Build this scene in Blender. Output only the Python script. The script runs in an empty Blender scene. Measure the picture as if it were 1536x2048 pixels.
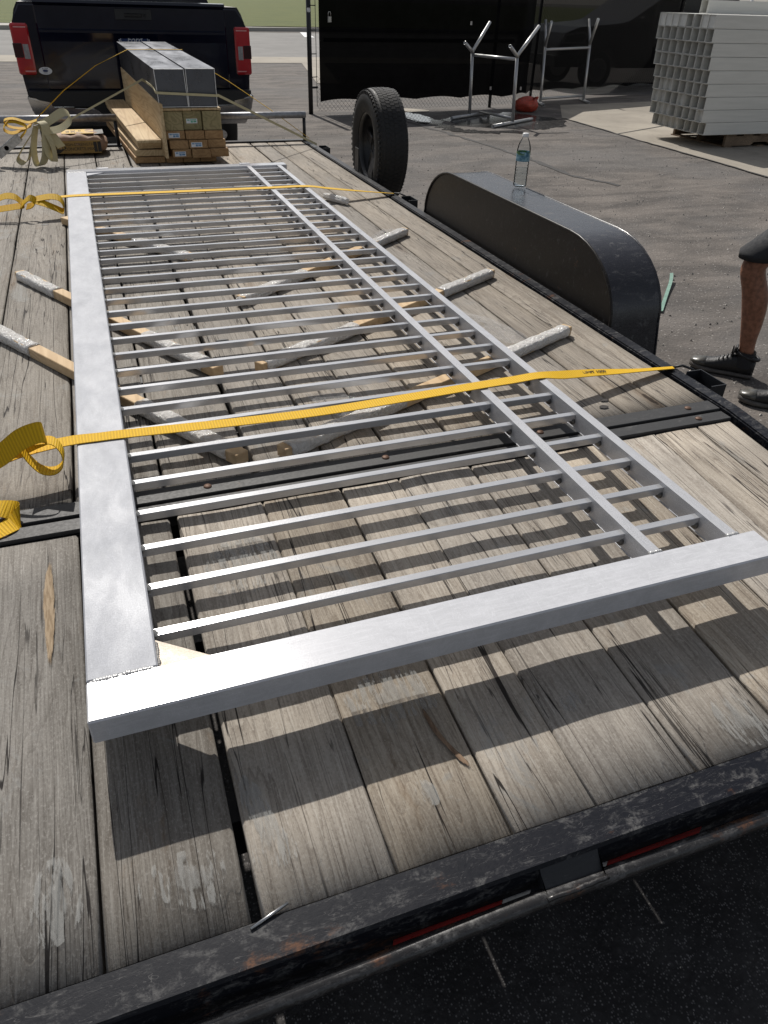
import bpy, bmesh, math, random
from mathutils import Vector, Matrix, Euler, noise as mnoise
random.seed(7)
scene = bpy.context.scene
COL = scene.collection
R = math.radians

# ------------------------------------------------------------------ camera
cam_d = bpy.data.cameras.new("camera")
cam = bpy.data.objects.new("camera", cam_d); COL.objects.link(cam)
cam_d.sensor_fit = 'HORIZONTAL'; cam_d.sensor_width = 36.0; cam_d.lens = 1463.0/1536*36
cam_d.clip_start = 0.02; cam_d.clip_end = 2000
cr = Vector((0.94028077, -0.33931698, 0.02713048))     # camera right
cd = Vector((-0.17459715, -0.54917148, -0.81726772))   # camera down
cf = Vector((0.2922121, 0.76372421, -0.57561916))      # view direction
m = Matrix.Identity(4)
for i in range(3):
    m[i][0] = cr[i]; m[i][1] = -cd[i]; m[i][2] = -cf[i]
m[0][3], m[1][3], m[2][3] = 0.0, 0.0, 1.53
cam.matrix_world = m
scene.camera = cam

# ------------------------------------------------------------------ light
SUN_EL, SUN_AZ = 47.5, -2.5          # azimuth measured from +Y towards +X
world = bpy.data.worlds.new("World"); scene.world = world
world.use_nodes = True
wn = world.node_tree; wn.nodes.clear()
sky = wn.nodes.new("ShaderNodeTexSky"); sky.sky_type = 'NISHITA'; sky.sun_disc = False
sky.sun_elevation = R(SUN_EL); sky.sun_rotation = R(SUN_AZ)
sky.air_density = 1.0; sky.dust_density = 1.5; sky.ozone_density = 1.2
bgn = wn.nodes.new("ShaderNodeBackground"); bgn.inputs[1].default_value = 0.092
wo = wn.nodes.new("ShaderNodeOutputWorld")
hsv = wn.nodes.new("ShaderNodeHueSaturation"); hsv.inputs["Saturation"].default_value = 0.38      # hazy summer sky
wn.links.new(sky.outputs[0], hsv.inputs["Color"]); wn.links.new(hsv.outputs[0], bgn.inputs[0]); wn.links.new(bgn.outputs[0], wo.inputs[0])
sd = bpy.data.lights.new("sun", 'SUN'); sd.energy = 4.6; sd.angle = R(0.53); sd.color = (1.0, 0.955, 0.89)
sun = bpy.data.objects.new("sun", sd); COL.objects.link(sun)
S = Vector((math.sin(R(SUN_AZ))*math.cos(R(SUN_EL)), math.cos(R(SUN_AZ))*math.cos(R(SUN_EL)), math.sin(R(SUN_EL))))
sun.rotation_euler = S.to_track_quat('Z', 'Y').to_euler(); sun.location = (0, 4, 12)
scene.view_settings.view_transform = 'Standard'; scene.view_settings.look = 'None'
scene.view_settings.exposure = 0.0; scene.view_settings.gamma = 1.0
scene.render.engine = 'CYCLES'
scene.cycles.max_bounces = 8; scene.cycles.transparent_max_bounces = 16

# ------------------------------------------------------------------ node helpers
class T:
    def __init__(s, name):
        s.m = bpy.data.materials.new(name); s.m.use_nodes = True
        s.t = s.m.node_tree; s.t.nodes.clear()
        s.out = s.n("ShaderNodeOutputMaterial")
    def n(s, k): return s.t.nodes.new(k)
    def put(s, sock, v):
        if v is None: return
        if isinstance(v, bpy.types.NodeSocket): s.t.links.new(v, sock)
        else:
            if hasattr(sock, "default_value"):
                dv = sock.default_value
                if hasattr(dv, "__len__"):
                    v = tuple(v) if hasattr(v, "__len__") else (v,)*len(dv)
                    if len(dv) == 4 and len(v) == 3: v = v+(1.0,)
                sock.default_value = v
    def math(s, op, a, b=None, c=None, clamp=False):
        n = s.n("ShaderNodeMath"); n.operation = op; n.use_clamp = clamp
        s.put(n.inputs[0], a); s.put(n.inputs[1], b); s.put(n.inputs[2], c); return n.outputs[0]
    def vmath(s, op, a, b=None):
        n = s.n("ShaderNodeVectorMath"); n.operation = op
        s.put(n.inputs[0], a); s.put(n.inputs[1], b); return n.outputs[0]
    def obj(s, rnd=True):
        tc = s.n("ShaderNodeTexCoord").outputs["Object"]
        if not rnd: return tc
        r = s.n("ShaderNodeObjectInfo").outputs["Random"]
        cx = s.n("ShaderNodeCombineXYZ")
        s.put(cx.inputs[0], s.math('MULTIPLY', r, 37.0)); s.put(cx.inputs[1], s.math('MULTIPLY', r, 91.0)); s.put(cx.inputs[2], s.math('MULTIPLY', r, 13.0))
        return s.vmath('ADD', tc, cx.outputs[0])
    def rand(s): return s.n("ShaderNodeObjectInfo").outputs["Random"]
    def geo(s): return s.n("ShaderNodeNewGeometry").outputs["Position"]
    def uv(s): return s.n("ShaderNodeTexCoord").outputs["UV"]
    def sc(s, v, xyz): return s.vmath('MULTIPLY', v, xyz)
    def noise(s, v, scale=1.0, detail=3.0, rough=0.55, dist=0.0):
        n = s.n("ShaderNodeTexNoise"); s.put(n.inputs["Vector"], v); s.put(n.inputs["Scale"], scale)
        s.put(n.inputs["Detail"], detail); s.put(n.inputs["Roughness"], rough); s.put(n.inputs["Distortion"], dist)
        return n.outputs["Fac"]
    def vor(s, v, scale=1.0, out="Distance", feat='F1', rnd=1.0):
        n = s.n("ShaderNodeTexVoronoi"); n.feature = feat; s.put(n.inputs["Vector"], v); s.put(n.inputs["Scale"], scale)
        s.put(n.inputs["Randomness"], rnd)
        return n.outputs[out]
    def step(s, v, lo, hi):
        n = s.n("ShaderNodeMapRange"); n.interpolation_type = 'SMOOTHSTEP'
        s.put(n.inputs[0], v); s.put(n.inputs[1], lo); s.put(n.inputs[2], hi); n.inputs[3].default_value = 0; n.inputs[4].default_value = 1
        return n.outputs[0]
    def rng(s, v, lo, hi, a, b):
        n = s.n("ShaderNodeMapRange"); s.put(n.inputs[0], v); s.put(n.inputs[1], lo); s.put(n.inputs[2], hi); s.put(n.inputs[3], a); s.put(n.inputs[4], b)
        return n.outputs[0]
    def mix(s, f, a, b, mode='MIX'):
        n = s.n("ShaderNodeMix"); n.data_type = 'RGBA'; n.blend_type = mode
        s.put(n.inputs[0], f); s.put(n.inputs[6], a); s.put(n.inputs[7], b); return n.outputs[2]
    def bump(s, h, st=0.3, d=0.01, nrm=None):
        n = s.n("ShaderNodeBump"); s.put(n.inputs["Height"], h); n.inputs["Strength"].default_value = st; n.inputs["Distance"].default_value = d
        if nrm is not None: s.put(n.inputs["Normal"], nrm)
        return n.outputs[0]
    def bsdf(s, col=(.5,.5,.5), rough=.5, metal=0.0, normal=None, spec=None, coat=None, coat_r=None, alpha=None, trans=None, ior=None, sheen=None):
        n = s.n("ShaderNodeBsdfPrincipled")
        s.put(n.inputs["Base Color"], col); s.put(n.inputs["Roughness"], rough); s.put(n.inputs["Metallic"], metal)
        if normal is not None: s.put(n.inputs["Normal"], normal)
        for k, v in (("Specular IOR Level", spec), ("Coat Weight", coat), ("Coat Roughness", coat_r), ("Alpha", alpha), ("Transmission Weight", trans), ("IOR", ior), ("Sheen Weight", sheen)):
            if v is not None: s.put(n.inputs[k], v)
        return n.outputs[0]
    def done(s, sh): s.t.links.new(sh, s.out.inputs[0]); return s.m

def plain(name, col, rough=.5, metal=0.0, var=.12, scale=30, bump=0.0, **k):
    t = T(name); v = t.obj(); n = t.noise(v, scale, 4)
    c = t.mix(t.step(n, .3, .7), tuple(x*(1-var) for x in col), tuple(min(1, x*(1+var)) for x in col))
    r = t.rng(n, .3, .7, max(.03, rough*.85), min(1, rough*1.15))
    nm = t.bump(n, bump, .003) if bump else None
    return t.done(t.bsdf(c, r, metal, nm, **k))

# ------------------------------------------------------------------ materials
def weathered(name, lo, hi, dark, light, grain=1.0):
    t = T(name); v = t.obj()
    kv = t.sc(v, (5.0, 1.15, 0.0))
    kn = t.vor(kv, 1.0)
    kf = t.step(kn, .34, .0)
    sel = t.n("ShaderNodeSeparateColor"); t.put(sel.inputs[0], t.vor(kv, 1.0, "Color"))
    keep = t.step(sel.outputs[0], .46, .50)
    lowwarp = t.noise(t.sc(v, (1.6, 1.1, 1.0)), 1.0, 3, .6)
    sx = t.n("ShaderNodeSeparateXYZ"); t.put(sx.inputs[0], v)
    g = t.math('ADD', t.noise(t.sc(v, (3.4, .26, 1.0)), 1.0, 3, .5, .1), t.math('MULTIPLY', kf, t.math('MULTIPLY', keep, .12)))
    g = t.math('ADD', g, t.math('MULTIPLY', sx.outputs[0], .55))
    saw = t.math('FRACT', t.math('MULTIPLY', g, 62.0*grain))
    fib = t.noise(t.sc(v, (230, 7.0, 1.0)), 1.0, 4, .72)
    fib2 = t.noise(t.sc(v, (95, 2.6, 1.0)), 1.0, 5, .7, .1)
    fib3 = t.noise(t.sc(v, (32, .9, 1.0)), 1.0, 3, .6)
    spk = t.noise(t.sc(v, (260, 150, 1)), 1.0, 3, .8)
    late = t.math('MULTIPLY', t.math('POWER', saw, 3.0), t.step(saw, 1.0, .93))
    late = t.math('MULTIPLY', late, t.rng(fib2, .35, .65, .35, 1.0))
    patch = t.noise(t.sc(v, (5.0, 1.6, 1.0)), 1.0, 5, .65)
    c = t.mix(t.step(patch, .34, .66), lo, hi)
    c = t.mix(t.math('MULTIPLY', late, t.rng(lowwarp, .35, .65, .25, .85)), c, dark)
    g2 = t.noise(t.sc(v, (7, .55, 1.0)), 1.0, 4, .55, .35)
    saw2 = t.math('FRACT', t.math('MULTIPLY', t.math('ADD', g2, t.math('MULTIPLY', kf, t.math('MULTIPLY', keep, .25))), 17.0*grain))
    lat2 = t.math('MULTIPLY', t.math('POWER', saw2, 4.0), t.step(saw2, 1.0, .95))
    c = t.mix(t.math('MULTIPLY', lat2, t.rng(lowwarp, .3, .7, .75, .25)), c, dark)
    c = t.mix(t.math('MULTIPLY', t.step(fib, .53, .72), .60), c, light)
    c = t.mix(t.math('MULTIPLY', t.step(fib, .47, .30), .65), c, dark)
    c = t.mix(t.math('MULTIPLY', t.step(fib2, .46, .30), .45), c, dark)
    c = t.mix(t.math('MULTIPLY', t.step(fib3, .42, .30), .35), c, dark)
    c = t.mix(t.math('MULTIPLY', t.step(spk, .52, .66), .40), c, light)
    c = t.mix(t.math('MULTIPLY', t.step(spk, .44, .30), .50), c, dark)
    # dirt blotches, brown and grey stains
    st = t.step(t.noise(t.sc(v, (7, 2.6, 1)), 1.0, 6, .75, .6), .57, .72)
    c = t.mix(t.math('MULTIPLY', st, .42), c, (.17,.115,.07))
    st2 = t.step(t.noise(t.sc(v, (6, 3.6, 3)), 1.0, 6, .75, .8), .58, .66)
    c = t.mix(t.math('MULTIPLY', st2, t.rng(fib2, .4, .6, .2, .6)), c, (.27,.272,.262))
    # long drying cracks that follow the grain
    cn = t.noise(t.sc(v, (19, .48, 1.0)), 1.0, 3.0, .5, .15)
    ck = t.math('ABSOLUTE', t.math('SUBTRACT', cn, .5))
    gate = t.step(t.noise(t.sc(v, (9, 1.0, 1)), 1.0, 2), .44, .52)
    crack = t.math('MULTIPLY', t.step(ck, .0060, .0022), gate)
    ck2 = t.math('ABSOLUTE', t.math('SUBTRACT', t.noise(t.sc(v, (46, 1.2, 1.0)), 1.0, 3, .5, .3), .52))
    gate2 = t.step(t.noise(t.sc(v, (22, 2.3, 1)), 1.0, 2), .50, .58)
    crack = t.math('MAXIMUM', crack, t.math('MULTIPLY', t.math('MULTIPLY', t.step(ck2, .011, .003), gate2), .75))
    c = t.mix(t.math('MULTIPLY', crack, .95), c, (.014, .011, .010))
    kr = t.math('ADD', kn, t.math('MULTIPLY', t.math('SUBTRACT', t.noise(v, 70, 4, .7), .5), .05))
    kk = t.math('MULTIPLY', t.step(kr, .062, .040), keep)
    halo = t.math('MULTIPLY', t.step(kr, .17, .06), keep)
    c = t.mix(t.math('MULTIPLY', halo, .45), c, (.15,.10,.06))
    c = t.mix(t.math('MULTIPLY', kk, .9), c, (.035,.024,.017))
    c = t.mix(1.0, c, t.rng(t.rand(), 0, 1, .80, 1.14), 'MULTIPLY')
    gr = t.n("ShaderNodeHueSaturation"); t.put(gr.inputs['Saturation'], t.rng(t.math('FRACT', t.math('MULTIPLY', t.rand(), 7.3)), 0, 1, .80, 1.30)); t.put(gr.inputs['Color'], c); c = gr.outputs[0]
    h = t.math('ADD', t.math('MULTIPLY', fib, .6), t.math('MULTIPLY', late, -.5))
    h = t.math('ADD', h, t.math('MULTIPLY', fib2, .9))
    h = t.math('ADD', h, t.math('MULTIPLY', spk, .3))
    h = t.math('SUBTRACT', h, t.math('MULTIPLY', crack, 2.2))
    h = t.math('SUBTRACT', h, kk)
    return t.done(t.bsdf(c, t.rng(fib, .3, .7, .66, .9), 0, t.bump(h, .55, .0028), spec=.22))

M = {}
M['plank'] = weathered("weathered_deck_wood", (.270,.242,.207), (.390,.345,.288), (.125,.100,.078), (.47,.435,.38))
M['plank_grey'] = weathered("grey_deck_wood", (.188,.174,.155), (.262,.242,.215), (.080,.067,.055), (.38,.36,.33))

def lumber(name, a, b, dark):
    t = T(name); v = t.obj()
    g = t.noise(t.sc(v, (7, .35, 7)), 1.0, 2.5, .5, .2)
    rg = t.math('POWER', t.rng(t.math('SINE', t.math('MULTIPLY', g, 85)), -1, 1, 0, 1), 2)
    fib = t.noise(t.sc(v, (160, 4, 160)), 1.0, 3)
    c = t.mix(t.step(t.noise(t.sc(v, (5, 1, 5)), 1, 3), .3, .7), a, b)
    c = t.mix(t.math('MULTIPLY', rg, .45), c, dark)
    c = t.mix(t.math('MULTIPLY', t.step(fib, .5, .3), .3), c, dark)
    return t.done(t.bsdf(c, .7, 0, t.bump(fib, .3, .002), spec=.25))
M['pine'] = lumber("fresh_pine", (.46,.33,.175), (.56,.43,.255), (.29,.18,.085))
M['pine_green'] = lumber("treated_pine", (.27,.235,.12), (.34,.28,.15), (.14,.115,.055))
M['pine_brown'] = lumber("brown_pine", (.31,.185,.085), (.40,.25,.12), (.18,.10,.045))
M['stick'] = lumber("stick_pine", (.50,.36,.21), (.60,.45,.28), (.36,.24,.13))
M['pallet'] = lumber("pallet_wood", (.15,.105,.07), (.24,.175,.12), (.07,.05,.035))

def alu(name, base, r0, r1, scale=(6,6,6), bumpst=.06, grind=True, streak=None, oxide=0.0, ocol=(.46,.465,.48), graze=.45):
    t = T(name); v = t.obj()
    big = t.noise(t.sc(v, scale), 1.0, 4, .6, .4)
    fine = t.noise(v, 420, 3, .7)
    sw = t.noise(t.sc(v, streak or (300, 22, 300)), 1.0, 3, .6)
    c = t.mix(t.step(big, .35, .68), tuple(x*.86 for x in base), base)
    c = t.mix(t.math('MULTIPLY', t.step(fine, .35, .65), .22), c, tuple(x*.72 for x in base))
    rr = t.math('ADD', t.rng(big, .35, .65, r0, r1), t.rng(fine, .3, .7, -.05, .06))
    h = t.math('ADD', fine, t.math('MULTIPLY', sw, .6 if not grind else 1.0))
    bp = t.bump(h, bumpst, .002)
    sh = t.bsdf(c, rr, 1.0, bp if not oxide else t.bump(sw, bumpst*.5, .0006))
    if oxide:      # dull oxide film with the bright metal showing through
        blot = t.noise(t.sc(v, tuple(q*2.6 for q in scale)), 1.0, 6, .75, .8)
        oc = t.mix(t.step(blot, .34, .66), tuple(x*.89 for x in ocol), tuple(x*1.03 for x in ocol))
        smd = t.step(t.noise(t.sc(v, tuple(q*.9 for q in scale)), 1.0, 5, .7, 1.2), .60, .72)
        oc = t.mix(t.math('MULTIPLY', smd, .22), oc, tuple(x*.62 for x in ocol))
        sc1 = t.math('ABSOLUTE', t.math('SUBTRACT', t.noise(t.sc(v, (34, 5, 20)), 1.0, 4, .6, 2.0), .5))
        oc = t.mix(t.math('MULTIPLY', t.step(sc1, .006, .001), .35), oc, tuple(min(1, x*1.5) for x in ocol))
        oc = t.mix(t.math('MULTIPLY', t.step(fine, .35, .65), .30), oc, tuple(x*.70 for x in ocol))
        oc = t.mix(t.math('MULTIPLY', t.step(sw, .5, .7), .25), oc, tuple(min(1, x*1.25) for x in ocol))
        d = t.bsdf(oc, .85, 0, t.bump(h, bumpst*4, .002), spec=.2)
        lw = t.n("ShaderNodeLayerWeight"); lw.inputs[0].default_value = .5
        keep = t.rng(t.step(lw.outputs["Facing"], .55, .92), 0, 1, 1, graze)
        mx = t.n("ShaderNodeMixShader"); t.put(mx.inputs[0], t.math('MULTIPLY', keep, t.rng(big, .3, .7, max(0, oxide-.025), min(1, oxide+.025))))
        t.t.links.new(sh, mx.inputs[1]); t.t.links.new(d, mx.inputs[2]); sh = mx.outputs[0]
    return t.done(sh)
M['alu_beam'] = alu("ground_aluminium", (.60,.61,.63), .52, .66, (15, 6, 9), .05, True, (90, 260, 260), .90, (.345,.355,.385), 1.0)
M['alu_stile'] = alu("brushed_aluminium", (.68,.68,.70), .17, .20, (7, 16, 9), .012, True, (14, 260, 260), .84, (.55,.555,.58))
M['alu_bar'] = alu("mill_aluminium", (.62,.62,.63), .17, .22, (2, 9, 9), .008, False, (5, 300, 300), .44, (.48,.485,.50))
M['alu_rail'] = alu("rail_aluminium", (.62,.62,.64), .22, .3, (9, 4, 9), .015, False, None, .75, (.46,.465,.485))
M['alu_tube'] = alu("rack_aluminium", (.72,.72,.72), .3, .42, (9, 9, 9), .03, False, None, .6, (.33,.33,.33))
M['weld'] = alu("weld_metal", (.5,.5,.49), .35, .5, (60, 60, 60), .3, True, None, .7, (.20,.20,.195))
M['weld_clean'] = alu("bright_weld_metal", (.66,.66,.66), .3, .42, (60, 60, 60), .1, True, None, .6, (.34,.34,.34))
M['sooty'] = alu("sooty_weld_metal", (.16,.155,.15), .45, .6, (80, 80, 80), .5)
M['gusset'] = alu("heat_tinted_aluminium", (.70,.61,.53), .45, .55, (25, 25, 25), .05, True, None, .9, (.50,.44,.37))
M['sheet_alu'] = alu("dark_sheet_aluminium", (.20,.21,.235), .26, .40, (7, 3, 7), .03, False, (90, 6, 90), .55, (.030,.032,.038), .75)
M['sheet_edge'] = plain("bare_cut_edge", (.62,.62,.62), .4, .6)

def black_steel(name, wear=.5, rust=.5, base=(.016,.017,.020), rough=.42, sp=.35):
    t = T(name); v = t.obj()
    w1 = t.noise(t.sc(v, (18, 40, 30)), 1.0, 5, .72, .6)
    w2 = t.noise(v, 130, 4, .7)
    scr = t.step(t.math('ABSOLUTE', t.math('SUBTRACT', t.noise(t.sc(v, (9, 60, 40)), 1.0, 3, .6, 1.2), .5)), .006, .0)
    wm = t.math('MULTIPLY', t.step(w1, .60-.12*wear, .74-.1*wear), t.step(w2, .35, .62))
    sm = t.step(t.noise(t.sc(v, (5, 26, 20)), 1.0, 6, .75, 1.0), .56, .70)
    c = t.mix(t.math('MULTIPLY', sm, .45*wear), base, (.10,.10,.105))
    c = t.mix(t.math('MULTIPLY', wm, .6), c, (.13,.128,.126))
    c = t.mix(t.math('MULTIPLY', scr, .22*wear), c, (.30,.29,.28))
    rm = t.step(t.noise(t.sc(v, (7, 14, 14)), 1.0, 5, .7), .70-.14*rust, .78-.1*rust)
    c = t.mix(t.math('MULTIPLY', rm, t.step(w2, .3, .6)), c, (.115,.052,.026))
    rr = t.math('ADD', rough, t.math('MULTIPLY', wm, .25))
    rr = t.math('ADD', rr, t.rng(w2, .3, .7, -.06, .08))
    return t.done(t.bsdf(c, rr, 0, t.bump(w2, .12, .002), spec=sp))
M['steel_worn'] = black_steel("worn_black_paint", .9, .7, (.006,.007,.011), .46, .2)
M['steel'] = black_steel("black_painted_steel", .35, .35)
M['steel_dark'] = black_steel("shadow_black_steel", .1, .1, (.012,.012,.013), .5)
M['strip'] = black_steel("grey_worn_strip", .5, .25, (.030,.030,.031), .55)
M['pipe'] = black_steel("worn_steel_pipe", .9, .8, (.018,.017,.017), .30, .6)
M['fender'] = black_steel("dusty_fender_paint", .6, .1, (.012,.012,.017), .27, .6)
M['fender_side'] = black_steel("brown_black_fender_side", .35, .4, (.012,.0095,.008), .36, .25)
M['bolt'] = plain("rusty_bolt", (.10,.055,.035), .6, .4)
M['black_hw'] = plain("black_hardware", (.012,.012,.013), .5)
M['steel_bare'] = plain("bare_steel", (.45,.45,.45), .35, 1.0, .2, 60)
M['galv'] = plain("galvanised_tube", (.30,.30,.31), .45, .8, .2, 40)

def webbing(name, col, dark):
    t = T(name); uv = t.uv()
    sep = t.n("ShaderNodeSeparateXYZ"); t.put(sep.inputs[0], uv)
    rib = t.math('SINE', t.math('MULTIPLY', sep.outputs[0], 2*math.pi/.0075))
    fine = t.noise(t.sc(uv, (900, 900, 1)), 1.0, 2)
    dirt = t.noise(t.sc(uv, (9, 30, 1)), 1.0, 4, .6)
    c = t.mix(t.rng(rib, -1, 1, .55, 0), col, dark)
    c = t.mix(t.math('MULTIPLY', t.step(dirt, .52, .75), .35), c, tuple(x*.45 for x in col))
    ed = t.step(t.math('ABSOLUTE', t.math('SUBTRACT', sep.outputs[1], .5)), .44, .49)
    c = t.mix(t.math('MULTIPLY', ed, .35), c, dark)
    return t.done(t.bsdf(c, .6, 0, t.bump(t.math('ADD', rib, fine), .4, .0015), spec=.2))
M['yellow'] = webbing("yellow_webbing", (.70,.425,.010), (.40,.22,.006))
M['cream'] = webbing("cream_webbing", (.56,.50,.31), (.36,.31,.18))
M['yellow_rope'] = plain("yellow_edge_on_webbing", (.70,.40,.03), .6)
M['cream_rope'] = plain("cream_edge_on_webbing", (.60,.57,.42), .6)

def wrap(name, alpha, col, bst=.9):
    t = T(name); v = t.obj()
    n = t.noise(t.sc(v, (70, 70, 70)), 1.0, 4, .7, 1.5)
    r2 = t.vor(t.sc(v, (95, 60, 95)), 1.0, "Distance")
    h = t.math('ADD', n, t.math('MULTIPLY', r2, .7))
    a = t.rng(n, .35, .7, alpha*.75, min(1, alpha*1.3))
    return t.done(t.bsdf(col, .08, 0, t.bump(h, bst, .008), spec=.9, alpha=a))
M['wrap'] = wrap("white_plastic_wrap", .93, (.76,.75,.73))
M['film'] = wrap("clear_plastic_film", .22, (.6,.6,.6), 1.0)

def asphalt():
    t = T("asphalt"); p = t.geo()
    big = t.noise(p, .55, 4, .6, .3); mid = t.noise(t.sc(p, (1.3, 3.2, 1)), 1.0, 5, .65, .5)
    fine = t.noise(p, 75, 5, .85); sp = t.vor(p, 62, "Color"); sd_ = t.vor(p, 62, "Distance")
    c = t.mix(t.step(mid, .32, .70), (.074,.067,.062), (.172,.152,.136))
    c = t.mix(t.math('MULTIPLY', t.step(big, .42, .66), .6), c, (.118,.114,.112))
    c = t.mix(t.math('MULTIPLY', t.step(fine, .52, .34), .6), c, (.055,.05,.047))
    c = t.mix(t.math('MULTIPLY', t.step(fine, .54, .68), .55), c, (.25,.225,.20))
    stn = t.step(t.noise(t.sc(p, (.9, 1.6, 1)), 1.0, 6, .75, .8), .56, .70)
    c = t.mix(t.math('MULTIPLY', stn, .5), c, (.06,.057,.055))
    sx = t.n("ShaderNodeSeparateColor"); t.put(sx.inputs[0], sp)
    spk = t.math('MULTIPLY', t.step(sx.outputs[0], .80, .97), t.step(sd_, .45, .2))
    c = t.mix(t.math('MULTIPLY', spk, .75), c, (.34,.32,.30))
    # younger, blacker asphalt by the trailer, whose shade is also put into the colour
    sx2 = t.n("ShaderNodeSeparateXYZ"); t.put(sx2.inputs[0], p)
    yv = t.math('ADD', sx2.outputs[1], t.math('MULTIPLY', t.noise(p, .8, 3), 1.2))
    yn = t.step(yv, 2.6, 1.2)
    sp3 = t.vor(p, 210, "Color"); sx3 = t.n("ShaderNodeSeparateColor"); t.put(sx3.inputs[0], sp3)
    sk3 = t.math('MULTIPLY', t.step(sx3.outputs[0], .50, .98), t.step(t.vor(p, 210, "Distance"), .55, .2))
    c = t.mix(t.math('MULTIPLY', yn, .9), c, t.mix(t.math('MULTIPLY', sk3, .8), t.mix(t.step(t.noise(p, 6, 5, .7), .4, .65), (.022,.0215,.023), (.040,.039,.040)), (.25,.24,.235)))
    # meandering cracks
    ck = t.math('ABSOLUTE', t.math('SUBTRACT', t.noise(p, .75, 5, .6, .6), .5))
    cm = t.math('MULTIPLY', t.step(ck, .006, .0015), t.step(t.noise(p, .45, 2), .54, .62))
    c = t.mix(t.math('MULTIPLY', cm, .5), c, (.03,.028,.027))
    return t.done(t.bsdf(c, t.rng(fine, .3, .7, .8, .95), 0, t.bump(t.math('ADD', fine, sd_), .5, .006), spec=.2))
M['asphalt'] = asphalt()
def slab(name, a, b, sc_=1.0):
    t = T(name); p = t.geo()
    n = t.noise(p, 1.1*sc_, 5, .65, .5); f = t.noise(p, 60, 5, .8); st = t.noise(t.sc(p, (2.2, .9, 1)), 1.0, 5, .7, .7)
    c = t.mix(t.step(n, .3, .7), a, b)
    c = t.mix(t.math('MULTIPLY', t.step(st, .55, .72), .45), c, tuple(x*.62 for x in a))
    c = t.mix(t.math('MULTIPLY', t.step(f, .5, .3), .3), c, tuple(x*.6 for x in a))
    return t.done(t.bsdf(c, .88, 0, t.bump(f, .3, .003), spec=.2))
M['concrete'] = slab("concrete", (.25,.225,.19), (.32,.29,.245))
M['road'] = slab("grey_road", (.19,.185,.178), (.235,.228,.218), .6)
M['gutter'] = slab("tan_gutter", (.30,.27,.23), (.35,.32,.27))
M['kerb'] = slab("kerb_concrete", (.36,.35,.32), (.44,.42,.39))
M['wet'] = plain("wet_asphalt", (.035,.033,.032), .22, 0, .3, 14, .2, spec=.5)
M['crack'] = plain("crack_fill", (.028,.026,.025), .8, 0, .3, 20)
M['puddle'] = plain("puddle_water", (.05,.05,.05), .04, 0, .1, 6, 0, spec=.8)
def grass():
    t = T("lawn_grass"); p = t.geo()
    n = t.noise(t.sc(p, (.5, 1.6, 1)), 1.0, 5, .65); f = t.noise(p, 9, 4, .8)
    c = t.mix(t.step(n, .3, .7), (.055,.075,.010), (.100,.112,.020))
    c = t.mix(t.math('MULTIPLY', t.step(f, .5, .3), .45), c, (.03,.045,.01))
    return t.done(t.bsdf(c, .85, 0, t.bump(f, .6, .05), spec=.2))
M['grass'] = grass()

M['paint'] = plain("navy_black_car_paint", (.0025,.004,.014), .12, 0, .1, 8, 0, spec=.35, coat=.35, coat_r=.05)
M['paint2'] = plain("black_car_paint", (.005,.005,.006), .18, 0, .1, 8, 0, spec=.4, coat=.2, coat_r=.06)
M['lens_red'] = plain("red_lamp_lens", (.42,.010,.018), .12, 0, .1, 8, 0, spec=.6, coat=.7, coat_r=.03)
M['lens_dark'] = plain("smoked_lamp_lens", (.03,.004,.006), .12, 0, .1, 8, 0, spec=.6)
M['lens_clear'] = plain("clear_lamp_lens", (.30,.29,.29), .15, 0, .15, 60, .2, spec=.6)
M['lens_pink'] = plain("bright_lamp_strip", (.62,.30,.30), .2)
M['chrome'] = plain("bumper_chrome", (.55,.55,.56), .12, 1.0, .1, 9)
M['trim'] = plain("black_plastic_trim", (.010,.010,.011), .5)
M['glass_dark'] = plain("tinted_glass", (.006,.007,.009), .05, 0, .1, 3, 0, spec=.8)
M['blue'] = plain("emblem_blue", (.012,.030,.105), .2)
M['silver'] = plain("emblem_silver", (.62,.63,.65), .3, .3)
M['white'] = plain("white_vinyl_sticker", (.70,.70,.69), .4, 0, .04)
M['rubber'] = plain("tyre_rubber", (.017,.0165,.016), .62, 0, .25, 40, .25, spec=.3)
M['rim'] = plain("black_wheel_rim", (.010,.010,.011), .4)
def vinyl():
    t = T("cream_vinyl_post"); v = t.obj(); n = t.noise(t.sc(v, (2, 30, 30)), 1.0, 4)
    c = t.mix(t.step(n, .3, .7), (.60,.595,.555), (.66,.65,.61))
    return t.done(t.bsdf(c, .42, 0, spec=.4))
M['vinyl'] = vinyl()
def screen(name, alpha):
    t = T(name); v = t.obj(False); n = t.noise(v, 4, 4, .6, .4)
    c = t.mix(t.step(n, .3, .7), (.0015,.0015,.002), (.004,.004,.0045))
    a = alpha
    return t.done(t.bsdf(c, .9, 0, t.bump(n, .4, .02), spec=.04, alpha=a))
M['screen'] = screen("black_windscreen_mesh", .995)
M['screen_thin'] = screen("thin_black_windscreen_mesh", .93)
M['fence'] = plain("black_fence_coating", (.014,.014,.015), .45)
M['wire'] = plain("fence_wire", (.05,.05,.05), .5, .3)
M['brass'] = plain("padlock_body", (.42,.41,.38), .35, .7)
M['redbag'] = plain("red_woven_bag", (.33,.045,.025), .55, 0, .3, 35, .8)
M['hose'] = plain("mint_green_webbing", (.15,.27,.215), .5)
M['kraft'] = plain("kraft_paper", (.28,.175,.115), .75, 0, .18, 18, .3)
M['bag_yellow'] = plain("yellow_bag_print", (.52,.335,.075), .7, 0, .15, 18, .2)
M['bag_brown'] = plain("dark_yellow_bag_print", (.27,.165,.045), .7, 0, .15, 18, .2)
M['ink'] = plain("black_ink", (.018,.014,.012), .6)
M['tag_white'] = plain("lumber_tag", (.66,.68,.70), .5, 0, .04)
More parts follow.
